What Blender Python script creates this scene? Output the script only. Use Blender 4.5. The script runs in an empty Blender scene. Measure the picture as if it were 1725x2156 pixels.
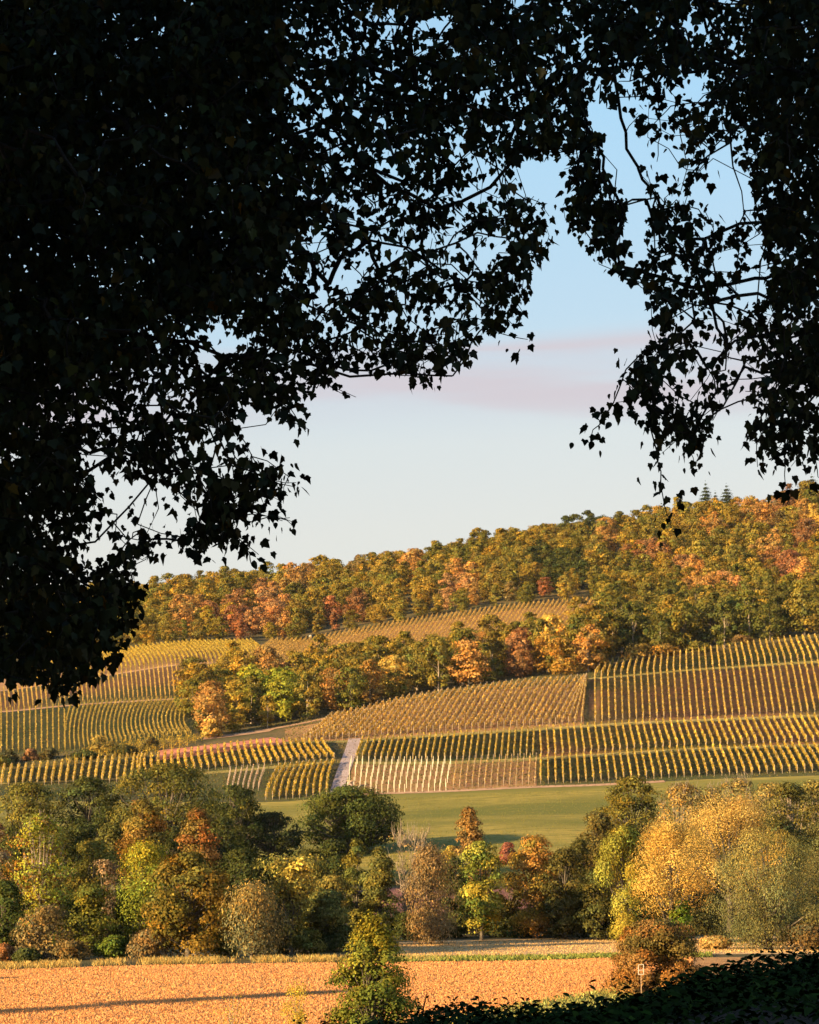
import bpy, math, random
import numpy as np
from math import radians, sin, cos, tan, pi

S = bpy.context.scene
COL = S.collection
rng = np.random.default_rng(7)
random.seed(7)

# ------------------------------------------------------------------ camera, sky, sun
F = 5000.0                      # focal length in units of a 1725-wide picture
PU, PV = 862.5, 1078.0
PITCH = math.atan((1773.0 - 1078.0) / F)
ZC = 11.3                       # camera height above the valley floor
cam_d = bpy.data.cameras.new('camera')
cam = bpy.data.objects.new('camera', cam_d); COL.objects.link(cam)
cam.location = (0, 0, ZC); cam.rotation_euler = (radians(90) + PITCH, 0, 0)
cam_d.sensor_fit = 'HORIZONTAL'; cam_d.sensor_width = 36.0
cam_d.lens = 36.0 * F / 1725.0
cam_d.clip_start = 0.5; cam_d.clip_end = 20000
S.camera = cam

SUN_EL = radians(13.0)
SD = np.array([0.80, 0.60, 0.0]); SD /= np.linalg.norm(SD)       # horizontal travel of the light
sun_dir = np.array([SD[0] * cos(SUN_EL), SD[1] * cos(SUN_EL), -sin(SUN_EL)])
ld = bpy.data.lights.new('sun', 'SUN'); ld.energy = 5.0; ld.angle = radians(0.6); ld.color = (1.0, 0.70, 0.35)
lo = bpy.data.objects.new('sun', ld); COL.objects.link(lo)
lo.rotation_euler = (radians(90) - SUN_EL, 0, math.atan2(sun_dir[0], -sun_dir[1]) )
# a lamp points along -Z of its own frame: rotate so that -Z = sun_dir
from mathutils import Vector, Matrix, noise
lo.rotation_euler = Vector(sun_dir).to_track_quat('-Z', 'Y').to_euler()

W = bpy.data.worlds.new('World'); S.world = W; W.use_nodes = True
nt = W.node_tree; nt.nodes.clear()
def N(t, **k):
    n = nt.nodes.new(t)
    for a, b in k.items(): setattr(n, a, b)
    return n
out = N('ShaderNodeOutputWorld'); bg = N('ShaderNodeBackground'); sky = N('ShaderNodeTexSky')
sky.sky_type = 'NISHITA'; sky.sun_disc = False; sky.sun_elevation = SUN_EL
sky.sun_rotation = math.atan2(-sun_dir[0], -sun_dir[1])
sky.air_density = 1.0; sky.dust_density = 0.6; sky.ozone_density = 1.5; sky.altitude = 200
tc = N('ShaderNodeTexCoord'); mp = N('ShaderNodeMapping')
mp.inputs['Scale'].default_value = (4.2, 4.2, 42.0)
mp.inputs['Rotation'].default_value = (0, radians(6.5), 0)
nt.links.new(tc.outputs['Generated'], mp.inputs['Vector'])
noi = N('ShaderNodeTexNoise'); noi.inputs['Scale'].default_value = 1.6; noi.inputs['Detail'].default_value = 5; noi.inputs['Roughness'].default_value = 0.45
nt.links.new(mp.outputs[0], noi.inputs['Vector'])
# a long flat cloud bank: a band of elevation, ragged by the noise
sep = N('ShaderNodeSeparateXYZ')
mp2 = N('ShaderNodeMapping'); mp2.inputs['Rotation'].default_value = (0, radians(3.2), 0)
nt.links.new(tc.outputs['Generated'], mp2.inputs['Vector']); nt.links.new(mp2.outputs[0], sep.inputs[0])
def M(op, a, b=None, c=None, clamp=False):
    n = N('ShaderNodeMath', operation=op); n.use_clamp = clamp
    for i, v in enumerate((a, b, c)):
        if v is None: continue
        if isinstance(v, (int, float)): n.inputs[i].default_value = v
        else: nt.links.new(v, n.inputs[i])
    return n.outputs[0]
zz = M('ADD', sep.outputs['Z'], M('MULTIPLY', M('SUBTRACT', noi.outputs['Fac'], 0.5), 0.02))
def sstep(x, a, b):
    n = N('ShaderNodeMapRange'); n.interpolation_type = 'SMOOTHSTEP'
    nt.links.new(x, n.inputs[0]); n.inputs[1].default_value = a; n.inputs[2].default_value = b
    return n.outputs[0]
lo_e = sstep(zz, 0.160, 0.186); hi_e = sstep(zz, 0.2035, 0.2085)
band = M('MULTIPLY', lo_e, M('SUBTRACT', 1.0, hi_e))
streak = sstep(noi.outputs['Fac'], 0.38, 0.60)
fac = M('MULTIPLY', band, M('ADD', 0.30, M('MULTIPLY', streak, 0.60)), clamp=True)
mixc = N('ShaderNodeMixRGB'); mixc.inputs['Color2'].default_value = (3.42, 3.14, 3.40, 1)
nt.links.new(fac, mixc.inputs['Fac']); nt.links.new(sky.outputs[0], mixc.inputs['Color1'])
# pale evening veil over the clear sky
rp = N('ShaderNodeValToRGB'); els = rp.color_ramp.elements
stops = [(0.0, (.84, .76, .66)), (.13, (.82, .80, .74)), (.165, (.78, .81, .79)), (.215, (.575, .765, .90)), (.30, (.46, .76, 1.0)), (.6, (.20, .38, .72)), (1.0, (.12, .24, .52))]
els[0].position = 0; els[0].color = (*stops[0][1], 1); els[1].position = 1; els[1].color = (*stops[-1][1], 1)
for p_, c_ in stops[1:-1]: e_ = els.new(p_); e_.color = (*c_, 1)
nt.links.new(sep.outputs['Z'], rp.inputs[0])
sc5 = N('ShaderNodeMixRGB', blend_type='MULTIPLY'); sc5.inputs[0].default_value = 1; sc5.inputs['Color2'].default_value = (5.0, 5.0, 5.0, 1)
nt.links.new(rp.outputs[0], sc5.inputs['Color1'])
mixv = N('ShaderNodeMixRGB'); mixv.inputs['Fac'].default_value = .85
nt.links.new(sky.outputs[0], mixv.inputs['Color1']); nt.links.new(sc5.outputs[0], mixv.inputs['Color2'])
nt.links.new(mixv.outputs[0], mixc.inputs['Color1'])
nt.links.new(mixc.outputs[0], bg.inputs['Color']); nt.links.new(bg.outputs[0], out.inputs['Surface'])
bg.inputs['Strength'].default_value = 0.069
S.view_settings.view_transform = 'Standard'; S.view_settings.look = 'None'
S.view_settings.exposure = 1.5; S.view_settings.gamma = 1.0
S.cycles.max_bounces = 5; S.cycles.diffuse_bounces = 2; S.cycles.glossy_bounces = 1
S.cycles.transmission_bounces = 2; S.cycles.transparent_max_bounces = 4
S.cycles.use_adaptive_sampling = True; S.cycles.adaptive_threshold = 0.02
S.render.use_persistent_data = False

cp, sp = cos(PITCH), sin(PITCH)
def unproj(u, v, Y):
    """world point seen at (u,v) of the 1725x2156 picture, Y metres in front"""
    u = np.asarray(u, float); v = np.asarray(v, float); Y = np.asarray(Y, float)
    cx = (u - PU) / F; cy = (PV - v) / F
    dy = cp - cy * sp; dz = sp + cy * cp
    s = Y / dy
    return np.stack(np.broadcast_arrays(cx * s, Y, ZC + dz * s), -1)
def proj(p):
    p = np.asarray(p, float); x, y, z = p[..., 0], p[..., 1], p[..., 2] - ZC
    dep = y * cp + z * sp; up = -y * sp + z * cp
    dep = np.where(np.abs(dep) < 1e-6, 1e-6, dep)
    return PU + F * x / dep, PV - F * up / dep

# ------------------------------------------------------------------ materials
def mat_new(name):
    m = bpy.data.materials.new(name); m.use_nodes = True
    m.node_tree.nodes.clear(); return m, m.node_tree
def leaf_mat(name, transl=0.3, gloss=0.0):
    m, t = mat_new(name); n = t.nodes; L = t.links
    o = n.new('ShaderNodeOutputMaterial'); oi = n.new('ShaderNodeObjectInfo')
    at = n.new('ShaderNodeAttribute'); at.attribute_name = 'tint'
    mx = n.new('ShaderNodeMixRGB'); mx.blend_type = 'MULTIPLY'; mx.inputs[0].default_value = 1
    L.new(oi.outputs['Color'], mx.inputs[1]); L.new(at.outputs['Color'], mx.inputs[2])
    d = n.new('ShaderNodeBsdfDiffuse'); tr = n.new('ShaderNodeBsdfTranslucent'); a = n.new('ShaderNodeMixShader')
    a.inputs[0].default_value = transl
    L.new(mx.outputs[0], d.inputs[0]); L.new(mx.outputs[0], tr.inputs[0])
    L.new(d.outputs[0], a.inputs[1]); L.new(tr.outputs[0], a.inputs[2])
    last = a.outputs[0]
    if gloss:
        g = n.new('ShaderNodeBsdfGlossy'); g.inputs['Roughness'].default_value = 0.45; g.inputs[0].default_value = (.6, .6, .5, 1)
        b = n.new('ShaderNodeMixShader'); b.inputs[0].default_value = gloss
        L.new(last, b.inputs[1]); L.new(g.outputs[0], b.inputs[2]); last = b.outputs[0]
    L.new(last, o.inputs[0]); return m
def ground_mat(name, c1, c2, c3=None, scale=0.3, scale2=3.0, bump=0.3, rough=0.95, stretch=(1, 1, 1)):
    m, t = mat_new(name); n = t.nodes; L = t.links
    o = n.new('ShaderNodeOutputMaterial'); b = n.new('ShaderNodeBsdfPrincipled')
    b.inputs['Roughness'].default_value = rough; b.inputs['Specular IOR Level'].default_value = 0.1
    g = n.new('ShaderNodeNewGeometry'); mp = n.new('ShaderNodeMapping'); mp.inputs['Scale'].default_value = stretch
    L.new(g.outputs['Position'], mp.inputs[0])
    n1 = n.new('ShaderNodeTexNoise'); n1.inputs['Scale'].default_value = scale; n1.inputs['Detail'].default_value = 6
    n2 = n.new('ShaderNodeTexNoise'); n2.inputs['Scale'].default_value = scale2; n2.inputs['Detail'].default_value = 4
    L.new(mp.outputs[0], n1.inputs['Vector']); L.new(mp.outputs[0], n2.inputs['Vector'])
    r1 = n.new('ShaderNodeValToRGB'); r1.color_ramp.elements[0].position = .41; r1.color_ramp.elements[1].position = .59
    r1.color_ramp.elements[0].color = (*c1, 1); r1.color_ramp.elements[1].color = (*c2, 1)
    L.new(n1.outputs[0], r1.inputs[0])
    mx = n.new('ShaderNodeMixRGB'); r2 = n.new('ShaderNodeValToRGB')
    r2.color_ramp.elements[0].position = .45; r2.color_ramp.elements[1].position = .68
    L.new(n2.outputs[0], r2.inputs[0]); L.new(r2.outputs[0], mx.inputs[0]); L.new(r1.outputs[0], mx.inputs[1])
    mx.inputs[2].default_value = (*(c3 or c2), 1)
    L.new(mx.outputs[0], b.inputs['Base Color'])
    if bump:
        bp = n.new('ShaderNodeBump'); bp.inputs['Strength'].default_value = bump; bp.inputs['Distance'].default_value = 0.15
        L.new(n2.outputs[0], bp.inputs['Height']); L.new(bp.outputs[0], b.inputs['Normal'])
    L.new(b.outputs[0], o.inputs[0]); return m
def plain_mat(name, c, rough=0.8, var=0.25, scale=6.0):
    return ground_mat(name, tuple(x * (1 - var) for x in c), tuple(x * (1 + var) for x in c), c, scale, scale * 6, 0.2, rough)
M_leaf = leaf_mat('autumn_leaves', 0.28)
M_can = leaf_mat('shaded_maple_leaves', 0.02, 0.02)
M_bark = ground_mat('bark', (.10, .08, .06), (.20, .17, .13), (.06, .05, .04), 1.5, 12, 0.5)
M_palebark = ground_mat('pale_bark', (.32, .25, .18), (.45, .36, .26), (.2, .15, .1), 1.5, 12, 0.4)
M_darkbark = ground_mat('dark_bark', (.025, .02, .016), (.04, .034, .028), (.02, .018, .015), 3, 20, 0.5)

# ------------------------------------------------------------------ mesh helpers
def make_mesh(name, V, faces, mat=None, tint=None, smooth=False):
    """faces: (n,k) int array or list of such arrays"""
    me = bpy.data.meshes.new(name)
    V = np.asarray(V, np.float32).reshape(-1, 3)
    if not isinstance(faces, list): faces = [faces]
    faces = [np.asarray(f, np.int32) for f in faces if len(f)]
    me.vertices.add(len(V)); me.vertices.foreach_set('co', V.ravel())
    nl = sum(f.size for f in faces); nf = sum(len(f) for f in faces)
    me.loops.add(nl); me.polygons.add(nf)
    me.loops.foreach_set('vertex_index', np.concatenate([f.ravel() for f in faces]))
    tot = np.concatenate([np.full(len(f), f.shape[1], np.int32) for f in faces])
    st = np.concatenate([[0], np.cumsum(tot)[:-1]]).astype(np.int32)
    me.polygons.foreach_set('loop_start', st); me.polygons.foreach_set('loop_total', tot)
    if tint is not None:
        a = me.color_attributes.new('tint', 'FLOAT_COLOR', 'POINT')
        c = np.ones((len(V), 4), np.float32); c[:, :3] = tint; a.data.foreach_set('color', c.ravel())
    me.update(calc_edges=True)
    if smooth: me.polygons.foreach_set('use_smooth', np.ones(nf, bool))
    if mat: me.materials.append(mat)
    return me
def link(name, me, parent=None, loc=None, **props):
    o = bpy.data.objects.new(name, me); COL.objects.link(o)
    if loc is not None: o.location = loc
    if parent is not None: o.parent = parent
    for k, v in props.items(): o[k] = v
    return o

class Geo:
    """tubes gathered into one mesh"""
    def __init__(s): s.V = []; s.Q = []; s.n = 0
    def tube(s, pts, rad, k=5):
        pts = np.asarray(pts, float); rad = np.broadcast_to(np.asarray(rad, float), (len(pts),))
        d = np.gradient(pts, axis=0); d /= np.linalg.norm(d, axis=1, keepdims=True) + 1e-9
        ref = np.where(np.abs(d[:, 2:3]) > .9, np.array([[1., 0, 0]]), np.array([[0, 0, 1.]]))
        a = np.cross(d, ref); a /= np.linalg.norm(a, axis=1, keepdims=True) + 1e-9
        b = np.cross(d, a); th = np.arange(k) / k * 2 * pi
        ring = a[:, None] * np.cos(th)[None, :, None] + b[:, None] * np.sin(th)[None, :, None]
        V = pts[:, None] + ring * rad[:, None, None]
        s.V.append(V.reshape(-1, 3)); m = len(pts)
        i = np.arange(m - 1)[:, None] * k; j = np.arange(k)[None]; j2 = (j + 1) % k
        s.Q.append(np.stack([i + j, i + j2, i + k + j2, i + k + j], -1).reshape(-1, 4) + s.n); s.n += m * k
    def box(s, c, h, rot=0):
        c = np.asarray(c, float); h = np.asarray(h, float)
        q = np.array([[x, y, z] for z in (-1, 1) for y in (-1, 1) for x in (-1, 1)], float) * h
        R = np.array([[cos(rot), -sin(rot), 0], [sin(rot), cos(rot), 0], [0, 0, 1]])
        s.V.append(q @ R.T + c)
        s.Q.append(np.array([[0, 2, 3, 1], [4, 5, 7, 6], [0, 1, 5, 4], [2, 6, 7, 3], [0, 4, 6, 2], [1, 3, 7, 5]]) + s.n); s.n += 8
    def mesh(s, name, mat, smooth=True):
        return make_mesh(name, np.concatenate(s.V), np.concatenate(s.Q), mat, smooth=smooth)

def norm(a): return a / (np.linalg.norm(a, axis=-1, keepdims=True) + 1e-9)
def cards(P, Nn, size, aspect=1.0, droop=None, r=rng):
    """leaf sprays: kite-shaped quads at P facing Nn. returns V (n*4,3), F (n,4)"""
    n = len(P); size = np.broadcast_to(size, (n,))
    ref = r.normal(size=(n, 3))
    if droop is not None: ref = ref * (1 - droop) + np.array([0, 0, -1.]) * droop
    t = norm(ref - Nn * (ref * Nn).sum(-1, keepdims=True)); b = np.cross(Nn, t)
    L = size[:, None]; Wd = size[:, None] * aspect
    bend = Nn * L * 0.12
    V = np.stack([P - t * L * .5 - bend, P + b * Wd * .5, P + t * L * .5 - bend, P - b * Wd * .5], 1)
    Fc = np.arange(n * 4).reshape(n, 4)
    return V.reshape(-1, 3), Fc
def sph(n, r=rng):
    return norm(r.normal(size=(n, 3)))

# ------------------------------------------------------------------ terrain (feature lines: picture row + distance)
US = np.arange(-1700, 3500, 10.0)
def line(Yp, vp=None, zp=None):
    """control values over u, smoothed"""
    def f(d):
        k = sorted(d); a = np.interp(US, k, [d[x] for x in k])
        w = np.exp(-0.5 * (np.arange(-8, 9) / 3.2) ** 2); w /= w.sum()
        return np.convolve(np.pad(a, 8, mode='edge'), w, 'valid')
    Y = f(Yp if isinstance(Yp, dict) else {0: Yp})
    if zp is not None:
        z = f(zp if isinstance(zp, dict) else {0: zp}) - ZC
        # row for that height
        cy = (z / Y * cp - sp) / (cp + z / Y * sp)
        v = PV - cy * F
        # exact dir: dz/dy = z/Y
        return unproj(US, v, Y)
    v = f(vp); return unproj(US, v, Y)
LINES = [
 line(4.0, zp={0: ZC - 1.75, 1725: ZC - 1.5}),
 line(14., zp={0: ZC - 1.8, 862: ZC - 1.50, 1725: ZC - 1.06}),
 line(24., zp={0: ZC - 2.9, 500: ZC - 2.3, 700: ZC - 2.05, 862: ZC - 1.99, 1300: ZC - 1.86, 1500: ZC - 1.62, 1725: ZC - 1.28}),
 line(100., zp=2.6),
 line({0: 146, 862: 146, 1300: 186, 1725: 195}, zp=0.0),                                      # 4 field near edge
 line(220., vp={0: 2044, 282: 2034, 608: 2029, 1141: 2024, 1290: 2018, 1725: 2015}),          # 5 field far edge
 line({0: 262, 800: 270, 1141: 285, 1725: 290}, zp=0.1),                                      # 6 pale field far edge
 line(330., vp={0: 1940, 1725: 1940}),                                                          # 7
 line(375., vp={0: 1860, 1725: 1850}),                                                          # 8
 line(520., vp={0: 1685, 300: 1690, 560: 1690, 641: 1686, 730: 1674, 941: 1667, 1116: 1658, 1257: 1654, 1469: 1642, 1725: 1633}),  # 9
 line(550., vp={0: 1652, 296: 1640, 480: 1626, 532: 1622, 702: 1606, 800: 1608, 955: 1607, 1132: 1599, 1434: 1580, 1725: 1570}),   # 10
 line(578., vp={0: 1621, 53: 1620, 296: 1597, 430: 1580, 532: 1566, 640: 1564, 716: 1563, 751: 1561, 950: 1548, 1116: 1538, 1328: 1524, 1725: 1508}),  # 11
 line({0: 600, 430: 600, 600: 612, 760: 622, 1000: 632, 1725: 640}, vp={0: 1590, 100: 1586, 200: 1578, 300: 1562, 400: 1556, 430: 1554, 500: 1547, 600: 1531, 760: 1498, 850: 1473, 1000: 1452, 1100: 1438, 1250: 1430, 1450: 1412, 1725: 1394}),  # 12
 line({0: 660, 430: 668, 600: 680, 1000: 690, 1250: 672, 1725: 668}, vp={0: 1501, 120: 1488, 212: 1481, 388: 1471, 500: 1475, 600: 1474, 760: 1455, 1000: 1425, 1250: 1398, 1363: 1390, 1450: 1378, 1600: 1356, 1725: 1342}),  # 13
 line({0: 720, 480: 740, 700: 760, 1250: 765, 1725: 745}, vp={0: 1457, 226: 1423, 353: 1402, 480: 1395, 560: 1398, 700: 1400, 860: 1385, 1000: 1368, 1150: 1350, 1250: 1342, 1400: 1330, 1725: 1290}),  # 14
 line({0: 830, 564: 840, 860: 862, 1250: 885, 1725: 880}, vp={0: 1402, 240: 1371, 370: 1353, 564: 1349, 640: 1349, 750: 1325, 860: 1305, 960: 1290, 1100: 1270, 1250: 1260, 1400: 1242, 1725: 1190}),  # 15
 line(1080., vp={0: 1318, 290: 1294, 400: 1276, 560: 1265, 750: 1238, 900: 1212, 1000: 1190, 1200: 1160, 1300: 1145, 1400: 1128, 1500: 1116, 1600: 1109, 1725: 1083, 2300: 1040}),  # 16 ridge
 line(1250., zp={0: 90, 560: 118, 1000: 138, 1725: 158}),
 line(2500., zp=40.), line(12000., zp=20.)]
LA = np.stack(LINES, 0)                 # (T, U, 3)
TZ = len(LA)
R_ = np.stack([LA[..., 0] / LA[..., 1], LA[..., 1], LA[..., 2]], -1)
def pchip_slopes(x):                    # unit spacing, along axis 0
    d = np.diff(x, axis=0); m = np.zeros_like(x)
    a, b = d[:-1], d[1:]
    with np.errstate(divide='ignore', invalid='ignore'):
        h = np.where(a * b > 0, 2 * a * b / (a + b), 0)
    m[1:-1] = h; m[0] = d[0]; m[-1] = d[-1]; return m
SL_Y = pchip_slopes(R_[..., 1]); SL_X = pchip_slopes(R_[..., 0]) * 0
dzdY = np.gradient(R_[..., 2], axis=0) / np.gradient(R_[..., 1], axis=0)
# secant-harmonic slope in terms of Y keeps terraces monotone
dY = np.diff(R_[..., 1], axis=0); sec = np.diff(R_[..., 2], axis=0) / dY
sz = np.zeros_like(R_[..., 2]); a, b = sec[:-1], sec[1:]
sz[1:-1] = np.where(a * b > 0, 2 * a * b / (a + b + 1e-12), 0); sz[0] = sec[0]; sz[-1] = sec[-1]
def T(u, t):
    """terrain point at picture column u and line coordinate t"""
    u = np.asarray(u, float); t = np.asarray(t, float); u, t = np.broadcast_arrays(u, t)
    fi = np.clip((u - US[0]) / 10.0, 0, len(US) - 1.001); i = fi.astype(int); fu = fi - i
    tt = np.clip(t, 0, TZ - 1.0001); k = tt.astype(int); f = tt - k
    def g(A, kk): return A[kk, i] * (1 - fu) + A[kk, i + 1] * fu
    Y0, Y1 = g(R_[..., 1], k), g(R_[..., 1], k + 1); m0, m1 = g(SL_Y, k), g(SL_Y, k + 1)
    h00 = 2 * f**3 - 3 * f**2 + 1; h10 = f**3 - 2 * f**2 + f; h01 = -2 * f**3 + 3 * f**2; h11 = f**3 - f**2
    Y = h00 * Y0 + h10 * m0 + h01 * Y1 + h11 * m1
    q = (Y - Y0) / (Y1 - Y0); D = Y1 - Y0
    g00 = 2 * q**3 - 3 * q**2 + 1; g10 = q**3 - 2 * q**2 + q; g01 = -2 * q**3 + 3 * q**2; g11 = q**3 - q**2
    z = g00 * g(R_[..., 2], k) + g10 * D * g(sz, k) + g01 * g(R_[..., 2], k + 1) + g11 * D * g(sz, k + 1)
    x = (g(R_[..., 0], k) * (1 - q) + g(R_[..., 0], k + 1) * q) * Y
    return np.stack([x, Y, z + ZC * 0], -1)
def tv(u, v, lo, hi):
    """line coordinate at which column u shows picture row v"""
    lo = float(lo); hi = float(hi)
    for _ in range(30):
        m = (lo + hi) / 2
        if proj(T(u, m))[1] > v: lo = m
        else: hi = m
    return (lo + hi) / 2
def atY(x, Y):
    """terrain point under world x, Y"""
    u = PU + F * x / (Y * cp)
    lo, hi = np.zeros_like(u * 1.0) , np.full_like(u * 1.0, TZ - 1.001)
    for _ in range(28):
        m = (lo + hi) / 2; p = T(u, m); c = p[..., 1] < Y
        lo = np.where(c, m, lo); hi = np.where(c, hi, m)
        u = u + (x - p[..., 0]) * F / Y * 0.8
    return T(u, lo)
def grid_mesh(name, us, ts, mat, lift=0.0):
    P = T(us[None, :], ts[:, None]); P[..., 2] += lift
    a, b = P.shape[:2]; i = np.arange(a - 1)[:, None] * b; j = np.arange(b - 1)[None]
    Q = np.stack([i + j, i + j + 1, i + b + j + 1, i + b + j], -1).reshape(-1, 4)
    return make_mesh(name, P, Q, mat, smooth=True)
SUB = 8
TS = np.concatenate([np.arange(0, TZ - 1, 1 / SUB), [TZ - 1.0001]])
M_base = ground_mat('rough_grass', (.10, .085, .035), (.16, .11, .05), (.07, .075, .025), .12, 1.6)
o = link('ground', grid_mesh('ground', US, TS, M_base), kind='structure')
# behind the camera the hill carries on level
g = Geo(); g.V.append(np.array([[-900, -900, ZC - 1.9], [900, -900, ZC - 1.9], [900, 3.9, ZC - 1.9], [-900, 3.9, ZC - 1.9]], float)); g.Q.append(np.array([[0, 1, 2, 3]]))
link('terrain', g.mesh('terrain', M_base, False), kind='structure')
_u = lambda a, b: US[(US >= a) & (US <= b)]
_t = lambda a, b: np.arange(a * SUB, b * SUB + 1) / SUB
# surfaces laid on it
M_field = ground_mat('stubble_soil', (.42, .22, .085), (.56, .32, .125), (.27, .13, .055), .6, 9, .9, stretch=(1, 1.6, 1))
link('field', grid_mesh('field', _u(-1700, 3400), _t(4, 5), M_field, .03), kind='structure')
M_pale = ground_mat('pale_stubble', (.58, .37, .17), (.70, .47, .22), (.48, .30, .13), .5, 7, .6)
link('stubble_field', grid_mesh('stubble_field', _u(840, 3400), _t(5.125, 6.0), M_pale, .03), kind='structure')
M_plough = ground_mat('ploughed_soil', (.20, .09, .07), (.30, .14, .10), (.14, .06, .05), .4, 5, .9)
link('ploughed_field', grid_mesh('ploughed_field', _u(700, 1300), _t(6.375, 7.875), M_plough, .03), kind='structure')
M_mead = ground_mat('meadow_grass', (.135, .14, .028), (.36, .275, .06), (.17, .155, .032), .03, .6, .5, stretch=(.4, 1.3, 1))
link('meadow', grid_mesh('meadow', _u(-400, 3400), _t(8, 9), M_mead, .04), kind='structure')
M_vr = ground_mat('vineyard_floor', (.075, .085, .025), (.21, .105, .052), (.15, .10, .042), .03, .55, .4)
M_vg = ground_mat('grassed_vineyard_floor', (.045, .065, .018), (.075, .08, .025), (.09, .075, .035), .05, .7, .4)
M_vb = ground_mat('bare_vineyard_floor', (.26, .16, .06), (.36, .22, .085), (.32, .15, .08), .05, .6, .4)
M_lane = ground_mat('grass_lane', (.26, .20, .06), (.36, .27, .09), (.20, .19, .05), .06, .8, .3)
M_dirt = ground_mat('dirt_lane', (.40, .24, .14), (.50, .31, .18), (.30, .18, .10), .06, .8, .3)
VG = [('vineyard_ground', 740, 1130, 10.0, 11, M_vg), ('vineyard_ground', 740, 960, 9.0, 10, M_vb), ('vineyard_ground', 960, 1130, 9.0, 10, M_vb),
      ('vineyard_ground', 1140, 3400, 9.0, 10, M_vg), ('vineyard_ground', 1140, 3400, 10.0, 11, M_vr),
      ('vineyard_ground', 1240, 3400, 11.0, 12, M_vr), ('vineyard_ground', 1240, 3400, 12.0, 12.75, M_vg),
      ('vineyard_ground', 600, 1230, 11.0, 11.875, M_vb), ('vineyard_ground', -900, 700, 9.0, 11, M_vg),
      ('vineyard_ground', -900, 410, 12.0, 13, M_vg), ('vineyard_ground', -900, 500, 13.0, 14, M_vr),
      ('vineyard_ground', -900, 560, 14.0, 14.875, M_vb), ('vineyard_ground', 570, 1300, 14.0, 14.875, M_vb)]
for nm, a, b, c, d, m in VG:
    link(nm, grid_mesh(nm, _u(a, b), _t(c, d), m, .04), kind='structure')
def ribbon(name, pts, width, mat, lift=.12, lo=9, hi=15, n=60):
    """a lane along picture points, laid on the terrain"""
    pts = np.array(pts, float); s = np.linspace(0, len(pts) - 1, n)
    u = np.interp(s, range(len(pts)), pts[:, 0]); v = np.interp(s, range(len(pts)), pts[:, 1])
    P = np.array([T(a, tv(a, b, lo, hi)) for a, b in zip(u, v)])
    w = np.convolve(np.pad(P[:, 2], 2, mode='edge'), np.ones(5) / 5, 'valid'); P[:, 2] = w
    d = np.gradient(P, axis=0); d[:, 2] = 0; d = norm(d); sd = np.stack([d[:, 1], -d[:, 0], 0 * d[:, 0]], -1)
    rows = []
    for k in np.linspace(-1, 1, 5):
        Q = P + sd * width / 2 * k; Q = atY(Q[:, 0], Q[:, 1]); Q[:, 2] += lift; rows.append(Q)
    V = np.stack(rows, 1); i = np.arange(n - 1)[:, None] * 5; j = np.arange(4)[None]
    q = np.stack([i + j, i + j + 1, i + 5 + j + 1, i + 5 + j], -1).reshape(-1, 4)
    return link(name, make_mesh(name, V, q, mat, smooth=True), kind='structure')
def lane_t(name, a, b, t, width, mat, lift=.1):
    """lane along a feature line"""
    us = np.arange(a, b + 1, 10.0); P = T(us, t); rows = []
    for k in (-1, -.5, 0, .5, 1):
        Q = atY(P[:, 0], P[:, 1] + k * width / 2); Q[:, 2] += lift; rows.append(Q)
    V = np.stack(rows, 1); n = len(us); i = np.arange(n - 1)[:, None] * 5; j = np.arange(4)[None]
    q = np.stack([i + j, i + 5 + j, i + 5 + j + 1, i + j + 1], -1).reshape(-1, 4)
    return link(name, make_mesh(name, V, q, mat, smooth=True), kind='structure')
lane_t('grass_path', 740, 3300, 10, 3.0, M_lane); lane_t('grass_path', 600, 3300, 11, 3.0, M_lane)
lane_t('grass_path', 1240, 3300, 12, 3.0, M_lane); lane_t('grass_path', 720, 1400, 9.0, 3.0, M_dirt)
lane_t('grass_path', -900, 700, 10.02, 2.6, M_lane); lane_t('grass_path', -900, 400, 13, 2.6, M_dirt); lane_t('grass_path', -900, 560, 14, 3., M_dirt)
lane_t('dirt_path', 430, 860, 12, 3.5, M_dirt)
M_road = ground_mat('gravel_track', (.36, .28, .26), (.44, .35, .33), (.28, .22, .2), .2, 3, .2)
ribbon('road', [(747, 1556), (740, 1580), (728, 1612), (716, 1645), (708, 1672)], 3.0, M_road, .14, 8.8, 11.6)
M_red = ground_mat('red_soil', (.46, .17, .11), (.56, .23, .14), (.30, .12, .08), .2, 2, .3)
ribbon('red_field', [(330, 1592), (400, 1583), (470, 1574), (540, 1565), (600, 1558)], 14., M_red, .10, 10.5, 12.2)

# ------------------------------------------------------------------ trees
def hsv_j(n, r, dv=.28, dr=.12):
    """per-leaf leaf-colour variation (rgb multipliers)"""
    v = np.exp(r.normal(0, dv, n)); w = r.normal(0, dr, n)
    return np.stack([v * (1 + w), v, v * (1 - w)], -1)
def crown_profile(shape, h):
    """radius factor 0..1 at height fraction h of the crown"""
    h = np.asarray(h)
    if shape == 'round': return np.sqrt(np.clip(1 - (2 * h - .9)**2 / 1.25, .05, 1))
    if shape == 'oval': return np.sqrt(np.clip(1 - (2 * h - .8)**2 / 1.5, .05, 1))
    if shape == 'cone': return np.clip(1.02 - h, .05, 1)**.8 * np.clip(h * 6 + .45, 0, 1)
    if shape == 'flame': return np.clip(np.sin(np.clip(h * .93 + .07, 0, 1) * pi)**.6, .08, 1)
    if shape == 'spire': return np.clip(1.08 - h**1.6, .1, 1)**.9 * np.clip(h * 4 + .55, 0, 1)
    if shape == 'bush': return np.sqrt(np.clip(1 - h**3, .08, 1))
    if shape == 'fan': return .35 + .65 * h
    return np.ones_like(h)
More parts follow.
